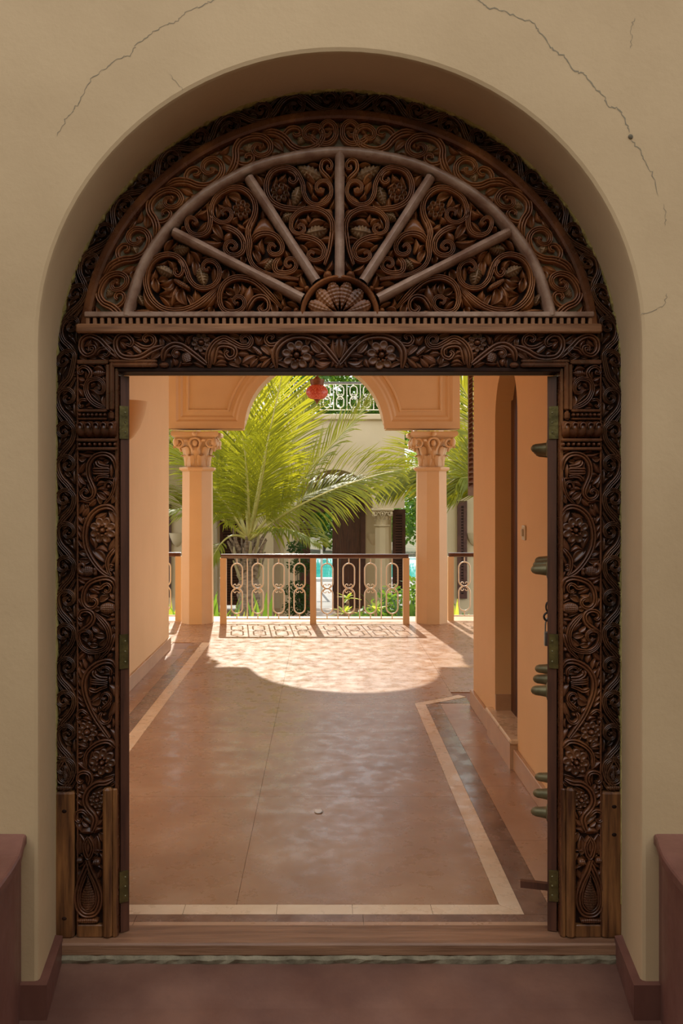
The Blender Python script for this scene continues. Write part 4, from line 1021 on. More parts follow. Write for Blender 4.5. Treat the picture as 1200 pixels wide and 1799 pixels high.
# --- the two door leaves, swung inwards past a right angle
def door_leaf(sg, lab):
    root = empty('door_leaf', (0.812*sg, 3.455, 0.02), lab, 'door', 'open leaves of the carved doorway')
    th = math.radians(15.0 if sg > 0 else 32.0); dx, dy = math.sin(th)*sg, math.cos(th); nx, ny = math.cos(th)*sg, -math.sin(th)
    hx, hy = 0.792*sg, 3.452
    def pt(a, b, z): return (hx+dx*a+nx*b, hy+dy*a+ny*b, z)     # a along the leaf, b outwards (towards the jamb)
    def lbox(name, a0, a1, b0, b1, z0, z1, m, par=root):
        mb = MB(); o = [pt(a0,b0,z0),pt(a1,b0,z0),pt(a1,b1,z0),pt(a0,b1,z0),pt(a0,b0,z1),pt(a1,b0,z1),pt(a1,b1,z1),pt(a0,b1,z1)]
        mb.v = o; mb.f = [(0,3,2,1),(4,5,6,7),(0,1,5,4),(1,2,6,5),(2,3,7,6),(3,0,4,7)]
        if sg < 0: mb.f = [f[::-1] for f in mb.f]
        return build(name, mb, m, par)
    for k in range(4): lbox('plank', 0.002+k*0.195, 0.193+k*0.195, 0.0, 0.034, 0.024, 2.125, 'wood_leaf')
    for z in (0.25, 0.75, 1.25, 1.75): lbox('ledger', 0.03, 0.76, 0.034, 0.045, z-0.04, z+0.04, 'wood_leaf')
    for zt, zb in ((fz(712), fz(770)), (fz(1117), fz(1178)), (fz(1537), fz(1592))):
        hg = lbox('hinge', -0.004, 0.001, 0.006, 0.040, zb, zt, 'brass')
        for f in (0.2, 0.5, 0.8):
            mb = MB(); c = pt(-0.004, 0.018, zb+(zt-zb)*f); mb.sphere(c, 0.004, 8, 5); build('screw', mb, 'brass_dull', hg, smooth=True)
    for i, z in enumerate((0.385, 0.878, 1.370, 1.862)):
        for a in (0.25, 0.48, 0.71):
            mb = MB(); c = Vector(pt(a, 0.0, z)); ax = Vector((-nx, -ny, 0)); u = Vector((dx, dy, 0)); w = Vector((0,0,1)); rows = []
            for r, t in ((0.036,0.0),(0.036,0.006),(0.024,0.010),(0.021,0.03),(0.019,0.052),(0.014,0.064),(0.006,0.070),(0.001,0.071)):
                rows.append([tuple(c+ax*t+u*r*math.cos(2*PI*k/14)+w*r*math.sin(2*PI*k/14)) for k in range(14)])
            mb.quadgrid(rows, closed=True, flip=(sg > 0)); build('brass_boss', mb, 'brass_dull', root, smooth=True, angle=0.9)
    if sg > 0:
        ch = None
        for k, z in enumerate((1.262, 1.236)):
            mb = MB(); c = Vector(pt(0.12, 0.004, z)); q = []
            for i in range(14):
                a = 2*PI*i/14
                q.append(c+Vector((math.cos(a)*0.013 if k % 2 else 0.004*math.cos(a), math.cos(a)*0.003 if k % 2 else 0.013*math.cos(a), math.sin(a)*0.021)))
            mb.tube(q, 0.0036, 6, closed=True); build('chain_link', mb, 'iron', root, smooth=True)
        lbox('stay_bar', 0.10, 0.122, -0.105, 0.0, 0.132, 0.158, 'wood_leaf')
    else: lbox('stay_bar', 0.50, 0.522, -0.03, 0.0, 1.0, 1.03, 'wood_leaf')
    return root, pt
door_leaf(-1, 'dark wooden door leaf swung open against the left jamb')
_, rpt = door_leaf(1, 'dark wooden door leaf studded with brass bosses, swung open at right')
root = empty('padlock', rpt(0.12, -0.03, 1.12), 'small grey padlock hanging from a chain on the right door leaf', 'padlock')
c = Vector(rpt(0.12, 0.0, 1.115))
mb = MB(); mb.box(c.x-0.015, c.x+0.015, c.y-0.008, c.y+0.008, c.z-0.032, c.z+0.024, 0.003); build('body', mb, 'steel', root)
mb = MB(); mb.tube([c+Vector((0.011*math.cos(a), 0, 0.022+0.036*math.sin(a)+ (0.02 if 0.1 < a < 3.04 else 0))) for a in [PI*i/10 for i in range(11)]], 0.003, 6); build('shackle', mb, 'steel', root, smooth=True)
mb = MB(); q = [c+Vector((0.016*math.cos(2*PI*i/16), 0, 0.082+0.016*math.sin(2*PI*i/16))) for i in range(16)]; mb.tube(q, 0.0042, 6, closed=True); build('ring', mb, 'iron', root, smooth=True)
# ------------------------------------------------------------------ veranda: arch on two columns
AY0, AY1, ACX, AHW, AR, AZC, AZB = 11.38, 11.76, -0.18, 1.82, 0.875, 2.43, 2.445
arch = empty('veranda_arch', (ACX, 11.57, AZB), 'peach moulded arch spanning the two veranda columns', 'arch')
def arc_pts(r, a0, a1, n): return [(ACX+r*math.cos(a0+(a1-a0)*i/n), AZC+r*math.sin(a0+(a1-a0)*i/n)) for i in range(n+1)]
lower = [(ACX-AHW, AZB), (ACX-AR-0.030, AZB), (ACX-AR-0.022, AZB+0.05), (ACX-AR-0.004, AZB+0.085), (ACX-AR, AZB+0.12)]
arcp = [p for p in arc_pts(AR, PI, 0, 48) if p[1] > AZB+0.13]
upper_r = [(2*ACX-x, z) for x, z in lower[::-1]]
prof = lower+arcp+upper_r
mb = MB()
for i in range(len(prof)-1):
    (xa, za), (xb, zb) = prof[i], prof[i+1]
    for y, fl in ((AY0+0.06, False), (AY1, True)):
        if xb-xa > 1e-4: mb.poly([(xa,y,za),(xb,y,zb),(xb,y,CEIL),(xa,y,CEIL)], flip=fl)
mb.quadgrid([[(x,AY0,z) for x,z in prof],[(x,AY1,z) for x,z in prof]], flip=True)
for x, fl in ((ACX-AHW, True), (ACX+AHW, False)): mb.poly([(x,AY0,AZB),(x,AY1,AZB),(x,AY1,CEIL),(x,AY0,CEIL)], flip=fl)
for i in range(len(prof)-1):
    pass
build('arch_body', mb, 'peach2', arch)
def spandrel(sg):
    def outline(d):
        r = AR+d; zb = AZB+d; pts = []
        xl = AHW-d
        a0 = math.asin(max(0.0, (zb+0.0-AZC))/r); a1 = math.radians(66)
        xin = r*math.cos(a0)
        for t in (0, 0.33, 0.66): pts.append((xl+(xin-xl)*t, zb))
        for i in range(25):
            a = a0+(a1-a0)*i/24; pts.append((r*math.cos(a), AZC+r*math.sin(a)))
        zt = 3.40-d
        pts.append((r*math.cos(a1), zt)); pts.append(((r*math.cos(a1)+xl)/2, zt)); pts.append((xl, zt)); pts.append((xl, (zt+zb)/2))
        return [(ACX+sg*x, z) for x, z in pts]
    mb = MB(); rows = []
    for d, y in ((0.0,AY0+0.06),(0.0,AY0),(0.090,AY0),(0.118,AY0+0.024),(0.145,AY0+0.024),(0.172,AY0+0.044),(0.215,AY0+0.044),(0.222,AY0+0.030),(0.240,AY0+0.030),(0.250,AY0+0.050)):
        rows.append([(x,y,z) for x,z in outline(d)])
    mb.quadgrid(rows, closed=True, flip=(sg < 0))
    from mathutils.geometry import tessellate_polygon
    o = len(mb.v); mb.v += rows[-1]
    for t in tessellate_polygon([[Vector(p) for p in rows[-1]]]):
        a, b, c = (Vector(rows[-1][i]) for i in t); n = (b-a).cross(c-a)
        mb.f.append(tuple(o+i for i in (t if n.y < 0 else t[::-1])))
    build('spandrel_panel', mb, 'peach2', arch)
spandrel(-1); spandrel(1)
# --- column with octagonal shaft and leafy capital
def make_column(loc, lab, m, grp, shaft_h=1.925, hw=0.188):
    root = empty('column', loc, lab, 'column', grp); X, Y, Z = loc
    def octo(r, z, rot=PI/8): return [(X+r/math.cos(PI/8)*math.cos(rot+PI/4*k), Y+r/math.cos(PI/8)*math.sin(rot+PI/4*k), z) for k in range(8)]
    mb = MB(); rows = [octo(hw+0.006, Z), octo(hw, Z+0.5*shaft_h), octo(hw-0.006, Z+shaft_h)]
    mb.quadgrid(rows, closed=True); mb.poly(rows[-1]); build('shaft', mb, m, root)
    mb = MB(); zz = Z+shaft_h
    rows = [octo(hw, zz-0.01), octo(hw+0.026, zz+0.008), octo(hw+0.034, zz+0.024), octo(hw+0.030, zz+0.038), octo(hw-0.04, zz+0.050)]
    mb.quadgrid(rows, closed=True); mb.poly(rows[-1]); build('neck_ring', mb, m, root)
    z0 = zz+0.046; H = 0.44
    mb = MB(); prof = [(0.150,0),(0.152,0.10),(0.160,0.20),(0.185,0.30),(0.225,0.375),(0.24,0.39)]
    rows = []
    for r, h in prof:
        row = []
        for k in range(32):
            a = 2*PI*k/32; sq = 1+0.16*(h/0.4)*(abs(math.sin(2*a))**2)
            row.append((X+r*sq*math.cos(a), Y+r*sq*math.sin(a), z0+h))
        rows.append(row)
    mb.quadgrid(rows, closed=True); bell = build('bell', mb, m, root, smooth=True)
    # leaves
    def leaf3(a, zb, h, r0, r1, w):
        mb = MB(); rows = []
        ca, sa = math.cos(a), math.sin(a)
        for i in range(9):
            t = i/8; rr = r0+(r1-r0)*t**2+(0.030*max(0, t-0.75)*4); zq = zb+h*(t if t < 0.85 else 0.85-(t-0.85)*0.9)
            ww = w*(0.75+0.45*math.sin(PI*t*0.8))*(1 if t < 0.8 else 1-(t-0.8)*3)
            rows.append([(X+ca*(rr+e)-sa*ww*s_, Y+sa*(rr+e)+ca*ww*s_, zq) for s_, e in ((-1,-0.008),(-0.8,0.008),(-0.35,0.006),(0,0.020),(0.35,0.006),(0.8,0.008),(1,-0.008))])
        mb.quadgrid(rows); build('acanthus_leaf', mb, m, bell, smooth=True)
    for k in range(8): leaf3(2*PI*k/8+PI/8, z0+0.01, 0.17, 0.152, 0.180, 0.042)
    for k in range(8): leaf3(2*PI*k/8, z0+0.10, 0.19, 0.158, 0.215, 0.048)
    # volutes on four sides: corner pair and a heart in the middle
    for q in range(4):
        a = PI/2*q; ca, sa = math.cos(a), math.sin(a)
        def loc3(n, t, h): return (X+ca*n-sa*t, Y+sa*n+ca*t, z0+h)
        for s_ in (-1, 1):
            pts = []
            for i in range(26):
                t = i/25; ang = -0.7*PI+2.7*PI*t; r = 0.062*(1-0.75*t)
                pts.append(loc3(0.262-0.02*t, s_*(0.195-r*math.cos(ang)*1.0), 0.300+r*math.sin(ang)*1.0))
            mb = MB(); mb.tube(pts, 0.015, 6, r2=0.008); build('volute', mb, m, bell, smooth=True)
            mb = MB(); pts = [loc3(0.21+0.06*t, s_*(0.03+0.10*t), 0.20+0.13*math.sin(PI*0.62*t)) for t in [i/8 for i in range(9)]]
            mb.tube(pts, 0.014, 6, r2=0.017); build('tendril', mb, m, bell, smooth=True)
        pts = [loc3(0.250, 0.068*math.cos(u), 0.295+0.062*math.sin(u)) for u in [(-0.15+1.3*i/14)*PI for i in range(15)]]
        mb = MB(); mb.tube(pts, 0.016, 6); build('heart_arch', mb, m, bell, smooth=True)
        mb = MB(); mb.sphere(loc3(0.235, 0, 0.295), 0.042, 10, 6, (0.8,0.8,1)); build('bud', mb, m, bell, smooth=True)
        mb = MB(); c = (X+math.cos(a+PI/4)*0.335, Y+math.sin(a+PI/4)*0.335, z0+0.305); mb.sphere(c, 0.050, 10, 6, (0.8,0.8,1.15)); build('corner_scroll', mb, m, bell, smooth=True)
        mb = MB(); mb.sphere(loc3(0.27, 0, 0.405), 0.034, 10, 6, (1,1,0.9)); build('fleuron', mb, m, bell, smooth=True)
    mb = MB(); rows = []
    for r, h in ((0.255,0.362),(0.275,0.375),(0.300,0.39),(0.300,0.42),(0.29,H)):
        row = []
        for q in range(4):
            for j in range(6):
                t = -1+2*j/6; n = r-0.035*(1-t*t)
                a = PI/2*q; row.append((X+math.cos(a)*n-math.sin(a)*r*t*0.98, Y+math.sin(a)*n+math.cos(a)*r*t*0.98, z0+h))
        rows.append(row)
    mb.quadgrid(rows, closed=True); mb.poly(rows[-1]); mb.poly(rows[0], flip=True); build('abacus', mb, m, root)
    return root
make_column((-1.664, 11.57, 0.0), 'peach octagonal column with leafy capital left of the railing', 'peach2', 'veranda columns')
make_column((1.305, 11.57, 0.0), 'peach octagonal column with leafy capital right of the railing', 'peach2', 'veranda columns')
# --- railings
def stadium(cx, cz, w, h, n=10):
    r = w/2; pts = []
    for i in range(n+1): a = PI*i/n; pts.append((cx+r*math.cos(a), cz+h/2-r+r*math.sin(a)))
    for i in range(n+1): a = PI+PI*i/n; pts.append((cx+r*math.cos(a), cz-h/2+r+r*math.sin(a)))
    return pts
def railing(name, lab, P0, P1, z0, zr, zbot, posts, nm, mrail='wood_rail', mpaint='rail_paint', post_w=0.075, rr=0.0075, cap=0.03, hand=(0.033,0.028), small=False, grp='cream scrollwork railings'):
    A = Vector((P0[0], P0[1])); B = Vector((P1[0], P1[1])); D = B-A; L = D.length; D.normalize(); N = Vector((-D.y, D.x))
    root = empty(name, (P0[0], P0[1], z0), lab, 'railing', grp)
    def q(s, z, o=0.0): p = A+D*s+N*o; return (p.x, p.y, z)
    mb = MB(); rows = []
    hw, hh = hand
    for o, z in ((-hw,-hh*0.6),(-hw,0.2*hh),(-hw*0.6,hh*0.85),(0,hh),(hw*0.6,hh*0.85),(hw,0.2*hh),(hw,-hh*0.6),(hw*0.7,-hh),(-hw*0.7,-hh)):
        rows.append([q(-cap,zr+z,o*0.8),q(-cap+0.012,zr+z,o),q(L+cap-0.012,zr+z,o),q(L+cap,zr+z,o*0.8)])
    mb.quadgrid(rows+[rows[0]]); mb.poly([r[0] for r in rows]); mb.poly([r[-1] for r in rows], flip=True)
    build('handrail', mb, mrail, root, smooth=True, angle=0.9)
    mb = MB(); c = [q(0,zbot-rr,-0.012),q(0,zbot-rr,0.012),q(0,zbot+rr,0.012),q(0,zbot+rr,-0.012)]; e = [q(L,zbot-rr,-0.012),q(L,zbot-rr,0.012),q(L,zbot+rr,0.012),q(L,zbot+rr,-0.012)]
    mb.quadgrid([c, e], closed=True); build('bottom_rail', mb, mpaint, root)
    if small:
        mb = MB(); mb.tube([q(0,zr-hh-0.012), q(L,zr-hh-0.012)], rr*1.3, 6); build('top_rail', mb, mpaint, root)
    for s in posts:
        mb = MB(); h = post_w/2
        c = [q(s-h,z0,-h),q(s+h,z0,-h),q(s+h,z0,h),q(s-h,z0,h)]; t = [(x,y,zr-hh*0.8) for x,y,z in c]
        mb.quadgrid([c, t], closed=True); mb.poly(t); build('post', mb, 'peach2' if not small else mpaint, root)
    # bays between posts
    pb = None; pm = None
    zt = zr-hh; mid = (zt+zbot)/2
    edges = posts if len(posts) > 1 else [0, L]
    for i in range(len(edges)-1):
        a, b = edges[i]+post_w/2*(1 if not small else 0), edges[i+1]-post_w/2*(1 if not small else 0); pit = (b-a)/nm
        for k in range(nm):
            sc_ = a+(k+0.5)*pit
            if k > 0 or small:
                mb = MB(); mb.tube([q(a+k*pit, zbot), q(a+k*pit, zt)], rr, 6); build('bar', mb, mpaint, root, smooth=True)
            ow = pit*0.53; gap = (zt-zbot)*0.085; oh = ((zt-zbot)-2*gap)/2
            mb = MB()
            for zc_ in (mid+oh/2, mid-oh/2):
                mb.tube([q(s_, z) for s_, z in stadium(sc_, zc_, ow, oh)], rr*1.15, 6, closed=True)
            mb.tube([q(sc_, zt), q(sc_, zt-gap)], rr, 6); mb.tube([q(sc_, zbot), q(sc_, zbot+gap)], rr, 6)
            for sx in (-1, 1):
                for sz in (-1, 1):
                    pts = []
                    for j in range(11):
                        t = j/10; an = -0.5*PI+1.65*PI*t; r_ = ow*0.16*(1-0.45*t)
                        pts.append(q(sc_+sx*(ow*0.17+r_*math.cos(an)), mid+sz*(ow*0.26+r_*math.sin(an))))
                    mb.tube(pts, rr*0.75, 5)
            build('oval_motif', mb, mpaint, root, smooth=True)
    return root
def RXp(px): return CAMX+(px-570)*11.45/FPX
zr_ = WZ(977, 11.45); zb_ = WZ(1087, 11.45)
x0, x1 = RXp(392.5), RXp(713.5)
railing('veranda_railing', 'long cream scrollwork railing with dark handrail between the two columns', (x0, 11.45), (x1, 11.45), 0.0, zr_, zb_, [0.0, (x1-x0)/2-0.02, x1-x0], 4, post_w=0.078)
xa, xb = RXp(797), RXp(797)+1.75
railing('veranda_railing', 'short cream railing right of the right column, cut off by the wall', (xa, 11.72), (xb, 11.72), 0.0, WZ(974.5,11.72), zb_, [0.0, xb-xa], 6, post_w=0.075)
xa, xb = -1.93-1.75, -1.93
railing('veranda_railing', 'short cream railing left of the left column, cut off by the wall', (xa, 11.72), (xb, 11.72), 0.0, WZ(974.0,11.72), zb_, [0.0, xb-xa], 6, post_w=0.075)
# low kerb at the veranda edge
mb = MB(); mb.box(-5.5, 5.5, 11.92, 12.06, -1.7, -0.01); mb.box(-5.5, 5.5, 11.60, 12.08, -0.03, 0.002)
build('trim_2', mb, 'base_tan', kind='structure', label='pale kerb along the veranda edge')
# --- hanging lantern
LD = 10.4; lc = W(557, 690, LD)
root = empty('hanging_lantern', lc, 'red mosaic glass lantern hanging under the arch', 'lantern')
s = LD/FPX
mb = MB(); mb.lathe(lc, [(5*s,-12.0*s),(13*s,-10*s),(18.5*s,-4*s),(19.8*s,1*s),(18*s,7*s),(13*s,11.5*s),(11*s,13*s)], 24); build('globe', mb, 'glass_red', root, smooth=True)
mb = MB(); mb.lathe(lc, [(10.5*s,12.5*s),(11.5*s,15*s),(12.5*s,21*s),(13*s,23*s),(6*s,24*s),(3*s,28*s),(1.0*s,30*s)], 24); build('cap', mb, 'lantern_metal', root, smooth=True, angle=0.7)
mb = MB(); mb.lathe(lc, [(0.4*s,-20.5*s),(1.6*s,-17*s),(4.5*s,-14*s),(5.5*s,-12*s),(3*s,-11.5*s)], 16); build('finial', mb, 'lantern_metal', root, smooth=True)
mb = MB(); mb.tube([(lc[0],lc[1],lc[2]+29*s),(lc[0],lc[1],CEIL)], 0.004, 6); build('chain', mb, 'lantern_metal', root)
# --- louvred shutter hung open at the corner of the right wall
root = empty('louvred_shutter', (RW+0.05, 7.35, 1.66), 'brown louvred shutter swung open beside the right wall corner', 'shutter')
SX = RW+0.052; sy0, sy1, sz0, sz1 = 7.13, 7.62, 1.64, 3.30
for (a, b, z0, z1, nm) in ((sy0,sy0+0.045,sz0,sz1,'stile'),(sy1-0.045,sy1,sz0,sz1,'stile'),(sy0+0.045,sy1-0.045,sz0,sz0+0.07,'rail'),(sy0+0.045,sy1-0.045,sz1-0.06,sz1,'rail')):
    mb = MB(); mb.box(SX-0.018, SX+0.018, a, b, z0, z1, 0.002); build(nm, mb, 'louvre', root)
z = sz0+0.085; sl = None
while z < sz1-0.075:
    mb = MB(); y0, y1 = sy0+0.045, sy1-0.045
    p = [(-0.024,-0.016),(-0.020,-0.020),(0.024,0.016),(0.020,0.020)]
    if sl is None:
        mb.prism([(SX+a, z+b) for a, b in p], y0, y1, 'y'); sl = build('slat', mb, 'louvre', root); z00 = z
    else: clone(sl, root, (0, 0, z-z00))
    z += 0.0405
# --- far house across the court
FD = 24.2; GZ = -1.70
def FX(px, d=FD): return WX(px, d)
def FZ(py, d=FD): return WZ(py, d)
house = empty('court_house', (FX(588), FD+1, GZ), 'cream house across the court with arched doorway and roof terrace', 'house')
acx, ar, asp = FX(588), (655-521)/2*FD/FPX, FZ(893)
top = FZ(729)
mb = MB(); XL, XR = FX(120), FX(711)
arcf = [(acx-ar*math.cos(PI*i/36), asp+ar*math.sin(PI*i/36)) for i in range(37)]
for i in range(36):
    (xa, za), (xb, zb) = arcf[i], arcf[i+1]
    mb.poly([(xa,FD,za),(xb,FD,zb),(xb,FD,top),(xa,FD,top)])
    mb.poly([(xa,FD,za),(xa,FD+0.35,za),(xb,FD+0.35,zb),(xb,FD,zb)], flip=False)
for a, b in ((XL, acx-ar), (acx+ar, XR)):
    mb.poly([(a,FD,asp),(b,FD,asp),(b,FD,top),(a,FD,top)]); mb.poly([(a,FD,asp),(a,FD+2.6,asp),(b,FD+2.6,asp),(b,FD,asp)], flip=True)
mb.poly([(XR,FD,asp),(XR,FD+3.2,asp),(XR,FD+3.2,top),(XR,FD,top)]); mb.poly([(XL,FD,asp),(XL,FD+3.2,asp),(XL,FD+3.2,top),(XL,FD,top)], flip=True)
mb.poly([(XL,FD,top),(XR,FD,top),(XR,FD+3.2,top),(XL,FD+3.2,top)])
build('upper_wall', mb, 'cream', house)
mb = MB(); mb.box(XL-0.05, XR+0.06, FD-0.09, FD+0.3, FZ(737.5), FZ(727.5), 0.02); build('coping', mb, 'cream', house)
mb = MB(); rows = []
for r, y in ((ar+0.13,0),(ar+0.13,-0.05),(ar+0.02,-0.07),(ar,-0.05),(ar,0.0)):
    rows.append([(acx-r*math.cos(PI*i/36), FD+y, asp+r*math.sin(PI*i/36)) for i in range(37)])
mb.quadgrid(rows); build('arch_moulding', mb, 'cream', house, smooth=True, angle=0.8)
RD = FD+1.5          # recessed ground-floor wall
def RX(px): return WX(px, RD)
def RZ(py): return WZ(py, RD)
dx0, dx1 = RX(527), RX(642); dcx = (dx0+dx1)/2; dr = (dx1-dx0)/2; dsp = RZ(900)
mb = MB(); arc2 = [(dcx-dr*math.cos(PI*i/28), dsp+dr*math.sin(PI*i/28)) for i in range(29)]
HT = asp+1.25
for i in range(28):
    (xa, za), (xb, zb) = arc2[i], arc2[i+1]; mb.poly([(xa,RD,za),(xb,RD,zb),(xb,RD,HT),(xa,RD,HT)])
lx0, lx1 = RX(386), RX(449)
mb.poly([(XL,RD,GZ),(lx0,RD,GZ),(lx0,RD,HT),(XL,RD,HT)]); mb.poly([(lx1,RD,GZ),(dx0,RD,GZ),(dx0,RD,HT),(lx1,RD,HT)])
mb.poly([(lx0,RD,RZ(905)),(lx1,RD,RZ(905)),(lx1,RD,HT),(lx0,RD,HT)])
mb.poly([(dx1,RD,GZ),(RX(688),RD,GZ),(RX(688),RD,HT),(dx1,RD,HT)])
mb.poly([(RX(688),RD,GZ),(RX(688),RD+0.5,GZ),(RX(688),RD+0.5,HT),(RX(688),RD,HT)])
build('ground_floor_wall', mb, 'cream', house)
mb = MB(); full2 = [(dx0,GZ)]+arc2+[(dx1,GZ)]
inn = [(dcx+(x-dcx)*0.86, GZ if z == GZ else dsp+(z-dsp)*0.86) for x, z in full2]
mb.quadgrid([[(x,RD-0.04,z) for x,z in full2],[(x,RD-0.04,z) for x,z in inn],[(x,RD+0.2,z) for x,z in inn]]); fr = build('door_frame', mb, 'louvre_dark', house)
mb = MB(); lun2 = [(x,z) for x,z in inn if z > dsp-1e-6]
mb.prism([(x,z) for x,z in lun2], RD+0.02, RD+0.06, 'y'); build('door_lunette', mb, 'louvre_dark', house)
mb = MB(); mb.sphere((RX(596), RD, RZ(850)), 0.17, 14, 8, (1.1,0.3,0.75)); build('rosette', mb, 'wood_board', house, smooth=True)
for a, b in ((584,597.8),(597.9,611.8),(611.9,625.8),(625.9,636)):
    mb = MB(); mb.box(RX(a), RX(b), RD+0.03, RD+0.08, GZ, dsp); build('door_plank', mb, 'wood_leaf', house)
for a, b in ((534,545),):
    mb = MB(); mb.box(RX(a), RX(b), RD+0.03, RD+0.08, GZ, dsp); build('door_plank', mb, 'louvre_dark', house)
# dark louvred doors left and right
def louvre_door(x0, x1, y, z0, z1, par, m='louvre_dark'):
    mb = MB()
    for (a,b,c,d) in ((x0,x0+0.09,z0,z1),(x1-0.09,x1,z0,z1),(x0+0.09,x1-0.09,z0,z0+0.12),(x0+0.09,x1-0.09,z1-0.12,z1)): mb.box(a,b,y,y+0.06,c,d)
    d_ = build('louvre_door', mb, m, par); z = z0+0.14; f0 = None
    while z < z1-0.14:
        if f0 is None:
            mb = MB(); mb.prism([(x0+0.09,0),(x0+0.09,0)], 0, 0, 'y') if False else None
            mb.box(x0+0.09, x1-0.09, y+0.015, y+0.028, z, z+0.055); f0 = build('slat', mb, m, d_); zz0 = z
        else: clone(f0, d_, (0, 0, z-zz0))
        z += 0.075
    mb = MB(); mb.box(x0+0.02, x1-0.02, y+0.045, y+0.055, z0+0.02, z1-0.02); build('panel_back', mb, 'black', d_)
louvre_door(lx0, lx1, RD+0.02, GZ+0.1, RZ(905), house)
louvre_door(RX(690), RX(713), RD+0.1, RZ(1045), RZ(895), house)
mb = MB(); mb.box(FX(452), FX(480), FD+0.1, FD+0.5, GZ, asp); build('pier', mb, 'cream', house)
mb = MB(); mb.box(FX(352), FX(378), FD+0.1, FD+0.5, GZ, asp); build('pier', mb, 'cream', house)
mb = MB(); mb.box(XL, XR, FD-0.3, RD, GZ-0.2, GZ+0.02); build('plinth', mb, 'base_tan', house)
make_column((FX(672), FD+0.22, GZ), 'cream column with leafy capital under the far house wall', 'cream', 'far house columns', shaft_h=asp-GZ-0.486, hw=0.185)
make_column((FX(504), FD+0.22, GZ), 'cream column half hidden behind the big palm', 'cream', 'far house columns', shaft_h=asp-GZ-0.486, hw=0.185)
sconce((RX(656), RD, RZ(937)), -PI/2, 0.17, 0.34, 'cream half-bowl lamp beside the far house column', 'cream')
railing('terrace_railing', 'white scrollwork railing on the roof terrace of the far house', (FX(420), FD+0.30), (FX(705), FD+0.30), top, FZ(672.5,FD+0.3), FZ(720,FD+0.3), [0.0, FX(705)-FX(420)], 12, mrail='iron', mpaint='rail_white', post_w=0.05, rr=0.011, hand=(0.03,0.022), small=True)
# right wing of the court
wing = empty('court_wing', (FX(860,23), 23, GZ), 'cream wing of the court glimpsed right of the right column', 'house')
mb = MB(); mb.box(WX(786,23.0), WX(1060,23.0), 23.0, 26.0, GZ, WZ(730,23.0)); build('wing_wall', mb, 'cream', wing)
mb = MB(); mb.box(WX(783,23.0), WX(1062,23.0), 22.9, 23.2, WZ(737,23.0), WZ(727,23.0), 0.02); build('coping', mb, 'cream', wing)
louvre_door(WX(804,22.9), WX(821,22.9), 22.92, WZ(1052,22.9), WZ(880,22.9), wing)
sconce((WX(833,23.0), 23.0, WZ(936,23)), -PI/2, 0.20, 0.34, 'cream half-bowl lamp on the court wing by the right wall', 'cream')
railing('terrace_railing', 'white terrace railing on the court wing at right', (WX(786,23.2), 23.3), (WX(950,23.2), 23.3), WZ(730,23.0), WZ(672,23.3), WZ(718,23.3), [0.0, WX(950,23.2)-WX(786,23.2)], 7, mrail='iron', mpaint='rail_white', post_w=0.05, rr=0.011, hand=(0.03,0.022), small=True)
# left wing
wingl = empty('court_wing', (FX(250,22), 22, GZ), 'cream wing of the court glimpsed left of the left column', 'house')
mb = MB(); mb.box(WX(60,22.0), WX(352,22.0), 22.0, 23.9, GZ, WZ(727,22.0)); build('wing_wall', mb, 'cream', wingl)
mb = MB(); mb.box(WX(58,22.0), WX(353,22.0), 21.9, 22.2, WZ(737,22.0), WZ(725,22.0), 0.02); build('coping', mb, 'cream', wingl)
louvre_door(WX(285,21.9), WX(300,21.9), 21.92, WZ(1050,21.9), WZ(885,21.9), wingl)
sconce((WX(311,22.0), 22.0, WZ(936,22)), -PI/2, 0.20, 0.34, 'cream half-bowl lamp on the court wing by the left column', 'cream')
# ground, pool, lawn beyond the house
mb = MB(); mb.box(-40, 40, 12.06, 23.9, GZ-0.3, GZ); build('ground_court', mb, 'grass', kind='structure', label='planted garden ground of the court')
mb = MB(); mb.box(-40, 40, 23.9, 46, GZ-0.3, GZ-0.05); build('ground_pool_terrace', mb, 'paving', kind='structure', label='grey paving around the pool behind the far house')
mb = MB(); mb.box(-60, 60, 46, 120, GZ-0.3, GZ-0.04); build('ground_lawn', mb, 'grass', kind='structure', label='garden ground beyond the pool')
root = empty('swimming_pool', (WX(570,39), 39, GZ), 'turquoise swimming pool seen through the far open doorway', 'pool')
mb = MB(); mb.box(-6.0, 5.0, 34.3, 44.0, GZ-0.1, GZ+0.0); build('water', mb, 'water', root)
for (a,b,c,d) in ((-6.4,5.4,33.8,34.3),(-6.4,5.4,44.0,44.5),(-6.4,-6.0,34.3,44.0),(5.0,5.4,34.3,44.0)):
    mb = MB(); mb.box(a,b,c,d,GZ-0.1,GZ+0.05); build('pool_coping', mb, 'white', root)
root = empty('white_post', (WX(565,30), 30, GZ), 'white pipe frame standing beyond the far doorway', 'post')
mb = MB(); mb.box(WX(563,30), WX(567,30), 29.97, 30.03, GZ-0.05, WZ(944,30)); build('upright', mb, 'white', root)
mb = MB(); mb.box(WX(546,30), WX(567,30), 29.97, 30.03, WZ(948,30), WZ(944,30)); build('crossbar', mb, 'white', root)

